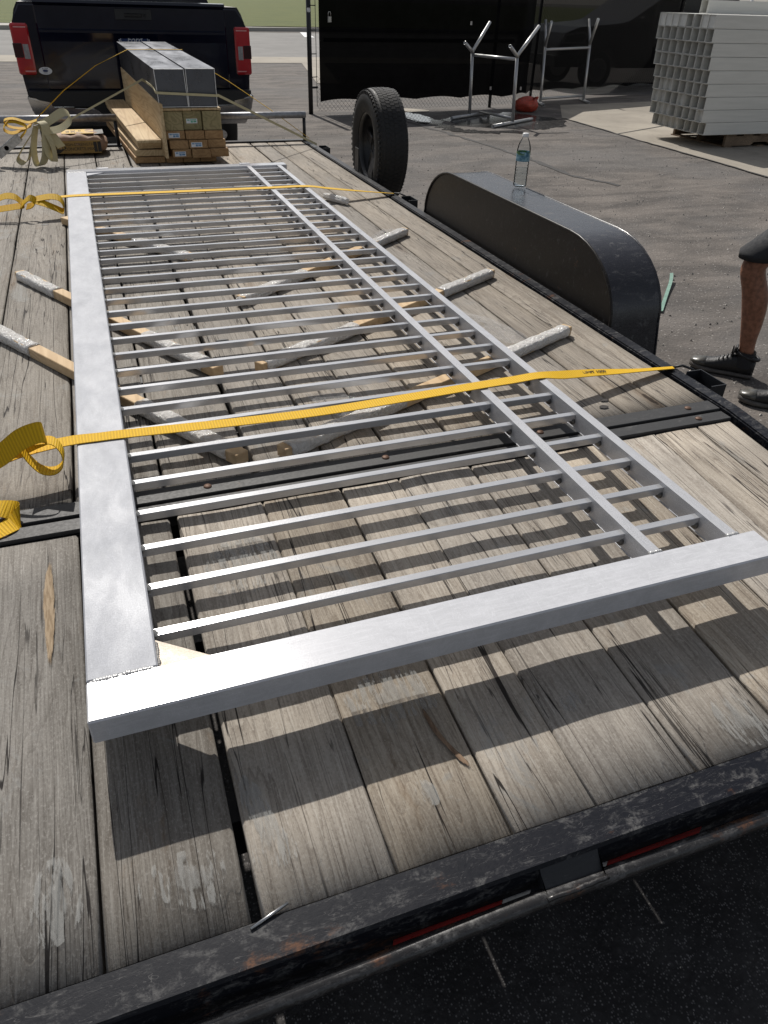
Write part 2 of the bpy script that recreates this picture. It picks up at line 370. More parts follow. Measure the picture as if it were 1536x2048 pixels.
M['tag_blue'] = plain("tag_blue_print", (.12,.25,.42), .5)
M['tag_green'] = plain("tag_green_print", (.10,.38,.25), .5)
M['tape_red'] = plain("red_reflective_tape", (.24,.012,.010), .3, 0, .15, 50, 0, spec=.6)
M['tape_white'] = plain("white_reflective_tape", (.42,.42,.42), .35, 0, .2, 200)
M['skin'] = plain("tanned_skin", (.27,.125,.076), .5, 0, .26, 55, .35, spec=.35)
M['shorts'] = plain("charcoal_shorts", (.022,.023,.026), .85, 0, .2, 60, .3)
M['shirt'] = plain("dark_work_shirt", (.04,.045,.055), .9, 0, .2, 40, .3)
M['shoe'] = plain("black_trainer", (.014,.014,.015), .5, 0, .35, 90, .5)
M['toe'] = plain("scuffed_toe_cap", (.085,.082,.072), .33, 0, .25, 40, .2)
M['sole'] = plain("grey_shoe_sole", (.10,.092,.085), .75, 0, .2, 50, .3)
M['hair'] = plain("dark_hair", (.02,.014,.010), .6)
M['eye'] = plain("eye_white", (.6,.58,.55), .3)
M['cap_white'] = plain("white_bottle_cap", (.72,.72,.71), .4, 0, .03)
def clear(name, tint, fr, rough=.04):
    t = T(name); v = t.obj(); lw = t.n("ShaderNodeLayerWeight"); lw.inputs[0].default_value = fr
    n = t.noise(t.sc(v, (25, 25, 60)), 1.0, 3)
    bp = t.bump(n, .25, .004); t.t.links.new(bp, lw.inputs["Normal"])
    tr = t.n("ShaderNodeBsdfTransparent"); t.put(tr.inputs[0], tint)
    gl = t.n("ShaderNodeBsdfGlossy"); gl.inputs["Roughness"].default_value = rough; t.t.links.new(bp, gl.inputs["Normal"])
    mx = t.n("ShaderNodeMixShader"); t.t.links.new(lw.outputs["Fresnel"], mx.inputs[0])
    t.t.links.new(tr.outputs[0], mx.inputs[1]); t.t.links.new(gl.outputs[0], mx.inputs[2])
    return t.done(mx.outputs[0])
M['pet'] = clear("clear_bottle_plastic", (.95,.965,.97), .16)
M['water'] = clear("bottle_water", (.94,.965,.975), .12)
def label_mat():
    t = T("bottle_label_print"); v = t.obj(); n = t.noise(t.sc(v, (45, 45, 60)), 1.0, 4, .6)
    c = t.mix(t.step(n, .35, .6), (.03,.13,.22), (.25,.43,.50))
    sp = t.n("ShaderNodeSeparateXYZ"); t.put(sp.inputs[0], t.n("ShaderNodeTexCoord").outputs["Object"])
    g = t.math('MULTIPLY', t.step(sp.outputs[2], .0, .014), t.step(t.noise(v, 60, 3), .42, .55))
    c = t.mix(g, c, (.05,.13,.035))
    return t.done(t.bsdf(c, .3, 0))
M['label'] = label_mat()
def putty():
    t = T("dried_grey_putty"); v = t.obj()
    n = t.noise(t.sc(v, (60, 11, 1)), 1.0, 6, .75, .3); f = t.noise(t.sc(v, (220, 16, 1)), 1.0, 4)
    a = t.step(t.math('ADD', n, t.math('MULTIPLY', f, .45)), .70, .76)
    uv = t.n("ShaderNodeSeparateXYZ"); t.put(uv.inputs[0], t.uv())
    core = uv.outputs[0]      # 1 in the middle of the smear, 0 at its rim
    a = t.math('MAXIMUM', t.math('MULTIPLY', a, t.step(t.math('ADD', core, t.math('MULTIPLY', n, 1.2)), .62, .72)), t.math('MULTIPLY', t.step(t.math('ADD', core, t.math('MULTIPLY', n, 1.6)), 1.30, 1.38), t.rng(f, .35, .6, .3, 1)))
    return t.done(t.bsdf((.34,.345,.335), .7, 0, t.bump(t.math('ADD', n, f), .5, .003), alpha=t.math('MULTIPLY', a, .34)))
M['putty'] = putty()
def scar(nm, a_, b_):
    t = T(nm); v = t.obj(); n = t.noise(t.sc(v, (90, 9, 1)), 1.0, 5, .7); f = t.noise(t.sc(v, (260, 30, 1)), 1.0, 3)
    u = t.n("ShaderNodeSeparateXYZ"); t.put(u.inputs[0], t.uv())
    al = t.step(t.math('ADD', u.outputs[0], t.math('MULTIPLY', n, .9)), .55, .70)
    return t.done(t.bsdf(t.mix(t.step(f, .4, .6), a_, b_), .8, 0, t.bump(f, .6, .003), spec=.2, alpha=al))
M['scar_tan'] = scar("fresh_torn_wood", (.24,.175,.11), (.34,.26,.175)); M['scar_dark'] = scar("dark_gouged_wood", (.13,.085,.055), (.22,.15,.10))

# ------------------------------------------------------------------ mesh helpers
def V(*a): return Vector(a)
def bx(bm, x0, x1, y0, y1, z0, z1, bev=0.0, mat=None):
    vs = [bm.verts.new((x, y, z)) for x in (x0, x1) for y in (y0, y1) for z in (z0, z1)]
    f = [(0,1,3,2), (4,6,7,5), (0,4,5,1), (2,3,7,6), (0,2,6,4), (1,5,7,3)]
    fs = [bm.faces.new([vs[i] for i in q]) for q in f]
    if bev: 
        es = list({e for q in fs for e in q.edges})
        r = bmesh.ops.bevel(bm, geom=es, offset=bev, segments=1, profile=.7, affect='EDGES')
        vs = list({v for q in r['faces'] for v in q.verts} | {v for v in vs if v.is_valid})
    if mat is not None: bmesh.ops.transform(bm, matrix=mat, verts=[v for v in vs if v.is_valid])
    return vs
def box(x0, x1, y0, y1, z0, z1, bev=0.0):
    bm = bmesh.new(); bx(bm, x0, x1, y0, y1, z0, z1, bev); return bm
def obox(center, ux, uy, uz, sx, sy, sz, bev=0.0, bm=None):
    bm = bm or bmesh.new()
    mt = Matrix.Identity(4)
    for i, u in enumerate((ux, uy, uz)):
        for k in range(3): mt[k][i] = u[k]
    for k in range(3): mt[k][3] = center[k]
    bx(bm, -sx/2, sx/2, -sy/2, sy/2, -sz/2, sz/2, bev, mt); return bm
def frame_of(d, up=Vector((0,0,1))):
    d = d.normalized(); a = up if abs(d.dot(up)) < .98 else Vector((1,0,0))
    s = d.cross(a).normalized(); return s, s.cross(d).normalized()
def tube(pts, r, n=10, bm=None, cap=True, r_list=None):
    bm = bm or bmesh.new(); pts = [Vector(p) for p in pts]; rings = []
    up = None
    for i, p in enumerate(pts):
        d = (pts[min(i+1, len(pts)-1)] - pts[max(i-1, 0)])
        s, u = frame_of(d)
        if up is not None and s.dot(up) < 0: s, u = -s, -u
        up = s
        rr = r_list[i] if r_list else r
        rings.append([bm.verts.new(p + s*math.cos(a)*rr + u*math.sin(a)*rr) for a in [2*math.pi*k/n for k in range(n)]])
    for a, b in zip(rings, rings[1:]):
        for k in range(n):
            f = bm.faces.new((a[k], a[(k+1)%n], b[(k+1)%n], b[k])); f.smooth = True
    if cap: bm.faces.new(rings[0][::-1]); bm.faces.new(rings[-1])
    return bm
def pipe(p0, p1, r, wall=.003, n=14, bm=None):
    """open-ended hollow tube"""
    bm = bm or bmesh.new(); p0, p1 = Vector(p0), Vector(p1); s, u = frame_of(p1-p0)
    def ring(p, rr): return [bm.verts.new(p + s*math.cos(2*math.pi*k/n)*rr + u*math.sin(2*math.pi*k/n)*rr) for k in range(n)]
    L = [ring(p0, r), ring(p1, r), ring(p1, r-wall), ring(p0, r-wall)]
    for a, b in zip(L, L[1:]+L[:1]):
        for k in range(n):
            f = bm.faces.new((a[k], a[(k+1)%n], b[(k+1)%n], b[k])); f.smooth = True
    return bm
def lathe(prof, n=24, c=(0,0,0), bm=None, axis='Z', smooth=True):
    bm = bm or bmesh.new(); rings = []
    for (r, z) in prof:
        ring = []
        for k in range(n):
            a = 2*math.pi*k/n
            if axis == 'Z': q = (c[0]+r*math.cos(a), c[1]+r*math.sin(a), c[2]+z)
            else: q = (c[0]+z, c[1]+r*math.cos(a), c[2]+r*math.sin(a))
            ring.append(bm.verts.new(q))
        rings.append(ring)
    for a, b in zip(rings, rings[1:]):
        for k in range(n):
            f = bm.faces.new((a[k], a[(k+1)%n], b[(k+1)%n], b[k])); f.smooth = smooth
    return bm
def prism(poly, y0, y1, axis='Y', bm=None):
    """extrude a 2-D polygon: axis Y -> (x,z), X -> (y,z), Z -> (x,y)"""
    bm = bm or bmesh.new()
    def q(p, d): return (p[0], d, p[1]) if axis == 'Y' else ((d, p[0], p[1]) if axis == 'X' else (p[0], p[1], d))
    a = [bm.verts.new(q(p, y0)) for p in poly]; b = [bm.verts.new(q(p, y1)) for p in poly]
    n = len(poly)
    bm.faces.new(a); bm.faces.new(b[::-1])
    for i in range(n): bm.faces.new((a[i], b[i], b[(i+1)%n], a[(i+1)%n]))
    return bm
def sheet(poly, z, bm=None):
    bm = bm or bmesh.new(); bm.faces.new([bm.verts.new((p[0], p[1], z)) for p in poly]); return bm
def catmull(pts, n=10):
    P = [Vector(p) for p in pts]; P = [2*P[0]-P[1]] + P + [2*P[-1]-P[-2]]; out = []
    for i in range(1, len(P)-2):
        for k in range(n):
            t = k/n; a, b, c, d = P[i-1], P[i], P[i+1], P[i+2]
            out.append(.5*((2*b)+(c-a)*t+(2*a-5*b+4*c-d)*t*t+(3*b-a-3*c+d)*t**3))
    out.append(P[-2]); return out
def ribbon(pts, sides, width, thick=.0022, n=8, smooth=True, bm=None):
    """flat webbing: pts = centre line, sides = vectors across the webbing"""
    bm = bm or bmesh.new(); uvl = bm.loops.layers.uv.verify()
    cp = catmull(pts, n) if smooth else [Vector(p) for p in pts]
    cs = catmull(sides, n) if smooth else [Vector(s) for s in sides]
    rows = []; u = 0
    for i, (p, s) in enumerate(zip(cp, cs)):
        d = cp[min(i+1, len(cp)-1)] - cp[max(i-1, 0)]
        if i: u += (cp[i]-cp[i-1]).length
        s = s.normalized(); nn = s.cross(d)
        nn = nn.normalized() if nn.length > 1e-9 else Vector((0,0,1))
        h = nn*thick/2; w = s*width/2
        rows.append(([bm.verts.new(p-w+h), bm.verts.new(p+w+h), bm.verts.new(p+w-h), bm.verts.new(p-w-h)], u))
    vv = (0, 1, 1, 0)
    for (a, ua), (b, ub) in zip(rows, rows[1:]):
        for k in range(4):
            j = (k+1) % 4
            f = bm.faces.new((a[k], a[j], b[j], b[k])); f.smooth = False
            for lp, (uu, w_) in zip(f.loops, ((ua, vv[k]), (ua, vv[j]), (ub, vv[j]), (ub, vv[k]))): lp[uvl].uv = (uu, w_)
    bm.faces.new(rows[0][0]); bm.faces.new(rows[-1][0][::-1])
    return bm

def tag(o, label=None, cat=None, group=None, kind=None):
    if label: o["label"] = label
    if cat: o["category"] = cat
    if group: o["group"] = group
    if kind: o["kind"] = kind
    return o
def wloc(o):
    p = Vector((0,0,0))
    while o is not None: p += o.location; o = o.parent
    return p
def empty(name, loc, label, cat, group=None):
    o = bpy.data.objects.new(name, None); COL.objects.link(o); o.location = loc
    o.empty_display_size = .1
    return tag(o, label, cat, group)
def obj(name, bm, mat, parent=None, label=None, cat=None, group=None, kind=None, nrm=True):
    """link a bmesh (world coordinates) as one object whose origin sits in its middle"""
    if nrm: bmesh.ops.recalc_face_normals(bm, faces=bm.faces)
    xs = [v.co for v in bm.verts]
    lo = Vector([min(c[i] for c in xs) for i in range(3)]); hi = Vector([max(c[i] for c in xs) for i in range(3)])
    c = (lo+hi)/2; bmesh.ops.translate(bm, verts=bm.verts, vec=-c)
    me = bpy.data.meshes.new(name); bm.to_mesh(me); bm.free()
    for q in (mat if isinstance(mat, (list, tuple)) else [mat]): me.materials.append(q)
    o = bpy.data.objects.new(name, me); COL.objects.link(o)
    if parent is not None: o.parent = parent; o.location = c - wloc(parent)
    else: o.location = c
    return tag(o, label, cat, group, kind)
def clone(o, parent, loc, rot=None):
    c = o.copy(); COL.objects.link(c); c.parent = parent; c.location = loc
    if rot is not None: c.rotation_euler = rot
    return c
def text_bm(s, size, mat4, depth=.0006, align='CENTER', shear=0):
    cu = bpy.data.curves.new("t", 'FONT'); cu.body = s; cu.size = size; cu.align_x = align; cu.align_y = 'CENTER'
    cu.extrude = depth; cu.shear = shear; cu.resolution_u = 3
    o = bpy.data.objects.new("t", cu); COL.objects.link(o)
    dg = bpy.context.evaluated_depsgraph_get(); me = bpy.data.meshes.new_from_object(o.evaluated_get(dg))
    bm = bmesh.new(); bm.from_mesh(me); bmesh.ops.transform(bm, matrix=mat4, verts=bm.verts)
    bpy.data.objects.remove(o); bpy.data.curves.remove(cu); bpy.data.meshes.remove(me)
    return bm
def basis(o, x, y):
    x = Vector(x).normalized(); y = Vector(y).normalized(); z = x.cross(y); mt = Matrix.Identity(4)
    for k in range(3): mt[k][0], mt[k][1], mt[k][2], mt[k][3] = x[k], y[k], z[k], o[k]
    return mt

# ------------------------------------------------------------------ setting: ground
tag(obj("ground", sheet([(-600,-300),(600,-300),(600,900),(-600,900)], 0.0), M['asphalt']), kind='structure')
tag(obj("road", sheet([(-300,22.3),(300,24.5),(300,44.4),(-300,36.4)], .004), M['road']), kind='structure')
tag(obj("gutter_strip", sheet([(4.75,17.2),(5.2,17.0),(6.4,22.45),(300,24.6),(300,25.8),(-300,23.6),(-300,22.4),(5.8,22.5)], .008), M['gutter']), kind='structure')
tag(obj("road_marking", sheet([(9.6,36.6),(10.0,36.4),(10.9,41.2),(10.6,41.3)], .012), M['white']), kind='structure')
bmk = bmesh.new()
kx = [(-300,34.0),(-60,37.6),(-3,38.9),(4,40.6),(12,42.6),(60,47),(300,55)]
for (a, b) in zip(kx, kx[1:]):
    A, B = Vector((a[0],a[1],0)), Vector((b[0],b[1],0)); d = (B-A).normalized(); nrm_ = Vector((-d.y,d.x,0))
    for (o0, o1, z1) in ((0,.18,.16),(.18,3.2,.155)):
        vs = [bmk.verts.new(A+nrm_*o0), bmk.verts.new(B+nrm_*o0), bmk.verts.new(B+nrm_*o1), bmk.verts.new(A+nrm_*o1)]
        top = [bmk.verts.new(v.co+Vector((0,0,z1))) for v in vs]
        bmk.faces.new(top)
        for i in range(4): bmk.faces.new((vs[i], vs[(i+1)%4], top[(i+1)%4], top[i]))
tag(obj("kerb", bmk, M['kerb']), kind='structure')
bml = bmesh.new()
nx_, ny_ = 60, 24; gv = {}
for i in range(nx_+1):
    for j in range(ny_+1):
        x = -120+300*i/nx_; base = 41.5 + (x+3)*.10; y = base+ j*j*.35
        gv[i,j] = bml.verts.new((x, y, .17+.05*mnoise.noise(Vector((x*.2, y*.2, 0)))+.02*j*.2))
for i in range(nx_):
    for j in range(ny_): bml.faces.new((gv[i,j], gv[i+1,j], gv[i+1,j+1], gv[i,j+1])).smooth = True
tag(obj("lawn", bml, M['grass']), kind='structure')
tag(obj("concrete_slab", sheet([(7.30,11.6),(7.22,9.95),(7.15,8.99),(7.03,6.4),(6.95,3.0),(30,2.0),(30,15.5),(11.5,13.65),(8.2,13.15)], .006), M['concrete']), kind='structure')
tag(obj("slab_joint", sheet([(7.20,9.885),(8.4,10.46),(12,12.2),(12,12.24),(8.4,10.50),(7.20,9.91)], .010), M['crack']), kind='structure')
def blob(name, pts, mat, z, jit=.05, seed=0, width=None):
    rnd = random.Random(seed)
    if width:
        cp = catmull([(p[0], p[1], 0) for p in pts], 7); L_, R_ = [], []
        for i, p in enumerate(cp):
            d = cp[min(i+1,len(cp)-1)]-cp[max(i-1,0)]; nn = Vector((-d.y, d.x, 0)).normalized()
            w = width*rnd.uniform(.35, 1.0); j = rnd.uniform(-jit, jit)
            L_.append(p+nn*(w/2+j)); R_.append(p-nn*(w/2-j))
        bm = bmesh.new(); a = [bm.verts.new((v.x, v.y, z)) for v in L_]; b = [bm.verts.new((v.x, v.y, z)) for v in R_]
        for i in range(len(a)-1): bm.faces.new((a[i], b[i], b[i+1], a[i+1]))
    else:
        cp = catmull([(p[0], p[1], 0) for p in pts+pts[:1]], 8)[:-1]
        bm = sheet([(p.x+rnd.uniform(-jit,jit), p.y+rnd.uniform(-jit,jit)) for p in cp], z)
    return tag(obj(name, bm, mat), kind='structure')
blob("pavement_crack", [(4.55,11.7),(4.70,10.6),(4.85,9.3),(4.90,8.3),(4.87,7.4),(5.1,6.8)], M['crack'], .004, .03, 1, .10)
blob("slab_edge_crack", [(7.29,11.5),(7.22,10.3),(7.16,9.4),(7.12,8.5),(7.08,7.5),(7.03,6.6),(6.97,4)], M['crack'], .011, .01, 2, .045)
blob("wet_patch", [(5.2,11.0),(6.0,10.55),(6.6,10.6),(7.0,11.0),(7.15,11.5),(6.7,12.3),(6.0,12.0),(5.3,11.8)], M['wet'], .003, .06, 3)
blob("wet_trail", [(5.05,11.9),(4.95,11.1),(5.0,10.6),(5.3,10.4),(5.9,10.35)], M['wet'], .005, .06, 4, .35)
blob("puddle", [(4.95,12.5),(5.10,12.1),(5.0,11.6),(4.80,11.25),(4.72,11.3),(4.72,11.9),(4.75,12.3)], M['puddle'], .006, .03, 5)
blob("sand_drift", [(5.0,13.1),(5.4,12.75),(5.25,12.5),(5.0,12.6),(4.85,12.9)], M['gutter'], .007, .02, 6)

rg_ = random.Random(5); bm = bmesh.new()
for i in range(2600):
    yy_ = rg_.uniform(-.6, 12.5)**1.0; xx_ = rg_.uniform(1.9, 3.0+yy_*.62) if yy_ > .45 else rg_.uniform(-.5, 2.2)
    r_ = rg_.choice((.003,.004,.005,.007,.010)) if yy_ > 1.2 else rg_.choice((.001,.0015,.002))*rg_.uniform(.7,1.2); h_ = r_*rg_.uniform(.5,.9); a0_ = rg_.uniform(0, 6.28)
    base = [bm.verts.new((xx_+r_*math.cos(a0_+k*2.094), yy_+r_*math.sin(a0_+k*2.094), .008 if xx_ > 7 else .0015)) for k in range(3)]
    tp = bm.verts.new((xx_+rg_.uniform(-.3,.3)*r_, yy_+rg_.uniform(-.3,.3)*r_, h_+.004))
    for k in range(3): bm.faces.new((base[k], base[(k+1)%3], tp))
M['grit'] = plain("pale_grit", (.34,.32,.29), .85, 0, .5, 3)
obj("gravel_bits", bm, M['grit'], None, "scattered pale grit and pebbles on the asphalt", "gravel", None, 'stuff')
# ------------------------------------------------------------------ trailer
TR = empty("flatbed_trailer", (.55, 3.6, 0), "long black steel flatbed trailer with weathered grey plank deck carrying the aluminium gate", "trailer")
ZD = .518; YB = 1.535; SL = .0747; YR = .537
XL, XR = -.66, 1.69
def zdov(y): return ZD - SL*(YB-y)
def plank(x0, x1, y0, y1, zf, mat, seed, parent, name="plank", label=None):
    rnd = random.Random(seed); bm = bmesh.new(); ny = max(6, int((y1-y0)/.12)); nx = 6; g = {}
    th = .04; cup = rnd.uniform(-.0015, .0025); dz = rnd.uniform(-.002, .002)
    for j in range(ny+1):
        y = y0+(y1-y0)*j/ny
        e0 = .0022*mnoise.noise(Vector((seed*3.1, y*2.5, 0))); e1 = .0022*mnoise.noise(Vector((seed*5.7+9, y*2.5, 0)))
        wob = .0016*mnoise.noise(Vector((seed*1.7, y*1.3, 5)))
        for i in range(nx+1):
            t = i/nx; 
            if i == 1: t = .022
            elif i == nx-1: t = .978
            elif 1 < i < nx-1: t = .022+.956*(i-1)/(nx-2)
            x = x0+e0+(x1+e1-x0-e0)*t
            z = zf(y)+dz+wob+cup*(1-(2*t-1)**2)+.0012*mnoise.noise(Vector((x*14, y*3, seed)))
            if i in (0, nx): z -= .0045
            g[i,j] = bm.verts.new((x, y, z))
        g[-1,j] = bm.verts.new((x0+e0, y, zf(y)-th)); g[nx+1,j] = bm.verts.new((x1+e1, y, zf(y)-th))
    ks = [-1]+list(range(nx+1))+[nx+1]
    for j in range(ny):
        for a, b in zip(ks, ks[1:]):
            f = bm.faces.new((g[a,j], g[b,j], g[b,j+1], g[a,j+1])); f.smooth = 0 <= a and b <= nx
        bm.faces.new((g[nx+1,j], g[-1,j], g[-1,j+1], g[nx+1,j+1]))
    for j in (0, ny): bm.faces.new([g[k,j] for k in ks])
    return obj(name, bm, mat, parent, label)
fx = [-.655, -.41, -.182, .028, .258, .450, .625, .820, 1.020, 1.250, 1.390, 1.540, 1.688]
for i, (a, b) in enumerate(zip(fx, fx[1:])):
    wide = {3: .012, 8: .010}.get(i, .005); g0 = {4: .012, 9: .010}.get(i, .004)
    plank(a+g0/2+.001, b-wide/2-.001, 1.585, 6.62, lambda y: ZD, M['plank_grey'] if i < 4 else M['plank'], i+1, TR)
rx = [-.655, -.41, -.177, .0275, .247, .446, .602, .806, 1.017, 1.226, 1.40, 1.55, 1.672]
rear_planks = []
for i, (a, b) in enumerate(zip(rx, rx[1:])):
    l_, r_ = a+(.002 if i % 2 else .0007), b-(.0007 if i % 2 else .002)
    if i == 3: l_ = .042
    if i == 8: l_ += .006
    if i == 2: l_ += .003
    rear_planks.append(plank(l_, r_, YR+.003, 1.478, zdov, M['plank_grey'] if i < 3 else M['plank'], 40+i, TR))
# cross strips at the break of the dovetail
for (ya, yb, zz) in ((1.541, 1.598, ZD+.007), (1.484, 1.530, ZD+.0045)):
    o = obj("cross_strip", box(XL+.005, XR-.006 if ya > 1.53 else XR-.012, ya, yb, zz-.012, zz, .0015), M['strip'], TR)
    for xb in (-.33, .13, .60, 1.07, 1.575 if ya < 1.53 else 1.585):
        bm = lathe([(.0, .004), (.0085, .0035), (.0105, .001), (.0105, -.002)], 12, (xb, (ya+yb)/2, zz)); 
        obj("bolt", bm, M['bolt'], o)
# side rails (bent at the dovetail)
def rail_profile(x0, x1, name):
    bm = bmesh.new(); st = [(6.66, ZD), (1.53, ZD), (YR-.055, zdov(YR-.055))]; rows = []
    for y, z in st:
        rows.append([bm.verts.new((x0, y, z+.006)), bm.verts.new((x1, y, z+.006)), bm.verts.new((x1, y, z-.13)), bm.verts.new((x0, y, z-.13))])
    for a, b in zip(rows, rows[1:]):
        for k in range(4): bm.faces.new((a[k], a[(k+1)%4], b[(k+1)%4], b[k]))
    bm.faces.new(rows[0]); bm.faces.new(rows[-1])
    bmesh.ops.bevel(bm, geom=[e for e in bm.edges if abs(e.verts[0].co.x-e.verts[1].co.x) < 1e-5 and abs(e.verts[0].co.y-e.verts[1].co.y) > .1], offset=.005, segments=2, affect='EDGES')
    return obj("side_rail", bm, M['steel_worn'], TR)
rail_profile(1.700, 1.752, "r"); rail_profile(-.72, -.668, "l")
bm = bmesh.new()
for y in [.75, 1.15, 1.53] + [1.53+.41*k for k in range(1, 13)]:
    z = ZD if y >= 1.5 else zdov(y); bx(bm, XL, XR, y-.03, y+.03, z-.14, z-.043)
obj("cross_members", bm, M['steel_dark'], TR)
for x in (.1, 1.0): obj("main_beam", box(x-.05, x+.05, YR+.15, 6.6, .20, .362), M['steel_dark'], TR)
obj("front_sill", box(XL-.06, 1.752, 6.632, 6.70, ZD-.13, ZD+.012, .004), M['steel_worn'], TR)
# rear channel
yf = YR-.055; zr = zdov(yf)
bm = prism([(YR, zdov(YR)+.003), (yf, zr+.003), (yf-.004, zr-.003), (yf-.004, zr-.150), (yf+.004, zr-.150), (yf+.004, zr-.010), (YR, zdov(YR)-.008)], -.74, 1.76, 'X')
RC = obj("rear_channel", bm, M['steel_worn'], TR)
def tape(x0, x1, mat, ydx=0): obj("reflective_tape", box(x0, x1, yf-.0056, yf-.0043, zr-.078, zr-.058), mat, RC)
tape(.22, .402, M['tape_red']); tape(.403, .452, M['tape_white'])
tape(.572, .595, M['tape_white']); tape(.596, .785, M['tape_red'])
bm = tube([(-.74, .450, .386), (-.2, .450, .390), (.2, .450, .395), (.45, .450, .401), (.8, .450, .392), (1.3, .450, .386), (1.76, .450, .384)], .0135, 14)
obj("rear_pipe", bm, M['pipe'], TR)
for xc in (.512, -.52, 1.56):
    bm = prism([(yf-.004, zr-.004), (yf-.012, zr-.012), (.452, .407), (.444, .412), (yf-.004, zr-.045)], xc-.052, xc+.052, 'X')
    pl_ = obj("pipe_bracket", bm, M['steel'], TR)
    obj("weld_bead", tube([(xc-.055+.011*k, .443+random.uniform(-.001,.001), .411+random.uniform(-.001,.001)) for k in range(11)], .0045, 6), M['pipe'], pl_)
# marker lamps under the channel
for x in (.33, .70): obj("marker_lamp", lathe([(0,-.014),(.014,-.012),(.018,0)], 14, (yf-.004,x,0), axis='X') if False else box(x-.02, x+.02, yf-.012, yf-.005, zr-.125, zr-.106, .004), M['lens_red'], RC)
# threaded rod lying over the wide gap, wood chip
tag(obj("threaded_rod", tube([(.022,.530,zdov(.53)+.005),(.080,.547,zdov(.547)+.007)], .0026, 8), M['steel_bare']), "short silver threaded rod lying over the wide plank gap at the rear steel edge", "rod")
tag(obj("wood_chip", obox((.03,yf-.02,.262), V(1,.1,0).normalized(), V(-.1,1,0).normalized(), V(0,0,1), .03,.010,.004), M['stick']), "small tan wood chip caught on the ledge below the rear steel edge", "wood chip") if False else None
# fender
FX0, FX1 = 1.757, 1.985
def fender_path():
    pts = [(4.10, .36), (4.095, .52)]
    for k in range(1, 9): a = R(180-90*k/8*1.0); pts.append((3.755-.345*math.cos(a)*1.0, .52+.262*math.sin(a)))
    for k in range(0, 9): a = R(90-90*k/8); pts.append((2.60-.36*math.cos(a)*1.0 if False else 2.60-.36*math.cos(a), .52+.262*math.sin(a)))
    pts.append((2.235, .36)); return pts
fp = [(4.10,.34),(4.10,.52)] + [(3.755+.345*math.cos(R(90*k/9)), .52+.262*math.sin(R(90*k/9))) for k in range(1,10)] \
   + [(2.605-.365*math.sin(R(90*k/9)), .52+.262*math.cos(R(90*k/9))) for k in range(0,10)] + [(2.215,.40),(2.21,.34)]
def fshell(off):
    out = []
    for i, (y, z) in enumerate(fp):
        a_, b_ = fp[max(i-1,0)], fp[min(i+1,len(fp)-1)]; d_ = Vector((b_[0]-a_[0], b_[1]-a_[1])).normalized()
        out.append((y-d_.y*-off*-1, z+d_.x*off))
    return out
bm = bmesh.new()
inn = [(3.15+(y-3.15)*.996, z-.005) for (y, z) in fp]
for path in (fp, inn):
    rows = []
    for (a_, b_) in zip(path, path[1:]):
        n_ = max(1, int(abs(a_[0]-b_[0])/.15))
        for k in range(n_): rows.append((a_[0]+(b_[0]-a_[0])*k/n_, a_[1]+(b_[1]-a_[1])*k/n_))
    rows.append(path[-1])
    rr = [[bm.verts.new((FX0+(FX1-FX0)*i/4, y, z)) for i in range(5)] for (y, z) in rows]
    for a_, b_ in zip(rr, rr[1:]):
        for i in range(4): bm.faces.new((a_[i], b_[i], b_[i+1], a_[i+1])).smooth = True
FE = obj("fender", bm, M['fender'], TR, nrm=False)
bm = bmesh.new(); f = bm.faces.new([bm.verts.new((FX0+.004, y, z-.004)) for (y, z) in fp]); bmesh.ops.triangulate(bm, faces=[f])
obj("fender_side", bm, M['fender_side'], FE)
obj("fender_lip", tube([(FX0+.001, y, z+.001) for (y, z) in fp[1:-1]], .006, 6), M['fender_side'], FE)
obj("fender_outer_lip", tube([(FX1-.002, y, z-.002) for (y, z) in fp], .005, 6), M['fender'], FE)
obj("fender_weld", box(1.735, 1.757, 2.27, 4.10, .50, .519, .003), M['steel'], FE)
for y in (2.75, 3.55):
    w_ = obj("trailer_wheel", lathe([(.10,-.09),(.19,-.09),(.30,-.09),(.335,-.07),(.345,-.03),(.345,.03),(.335,.07),(.30,.09),(.19,.09),(.10,.08),(0.0,.05)], 28, (1.875,y,.345), axis='X'), M['rubber'], TR)
    obj("hub", lathe([(.185,.02),(.18,.095),(.12,.07),(.05,.075),(.045,.11),(0,.11)], 20, (1.875,y,.345), axis='X'), M['rim'], w_)
# stake pockets with ratchet hooks on the outside of the right rail
for y in (1.725, 4.40, 6.27):
    bm = bmesh.new(); d = .004; xa, xb, ya, yb, za, zb = 1.753, 1.812, y-.062, y+.062, .40, .532
    bx(bm, xa, xb, ya, ya+d, za, zb); bx(bm, xa, xb, yb-d, yb, za, zb); bx(bm, xb-d, xb, ya+d, yb-d, za, zb)
    obj("stake_pocket", bm, M['steel'], TR)
obj("spare_mount", prism([(1.752,.43),(1.83,.43),(1.83,.70),(1.80,.72),(1.752,.56)], 5.02, 5.10, 'Y'), M['steel'], TR)
bm = bmesh.new()
for y in (5.26, 5.33): bx(bm, 1.735, 1.742, y-.003, y+.003, .524, .66)
bx(bm, 1.735, 1.742, 5.26, 5.33, .655, .661)
obj("tyre_bracket", obox((1.738,5.295,.60), V(1,0,0), V(0,1,0), V(0,0,1), .006,.075,.15,.001), M['steel'], TR); bm.free()
# front rail, open in the middle
for (xa, xb) in ((-.72, .235), (.90, 1.73)):
    fr = obj("front_rail", tube([(xa,6.65,.715),(xb,6.65,.715)], .0255, 14), M['galv'], TR)
    for xx in ([xb-.012] if xa < 0 else [xa+.012, xb-.012]): obj("rail_post", tube([(xx,6.65,ZD+.01),(xx,6.65,.70)], .0135, 8), M['steel'], fr)
obj("tongue", prism([(.40,6.7),(.70,6.7),(.60,8.35),(.50,8.35)], .36, .44, 'Z'), M['steel'], TR)
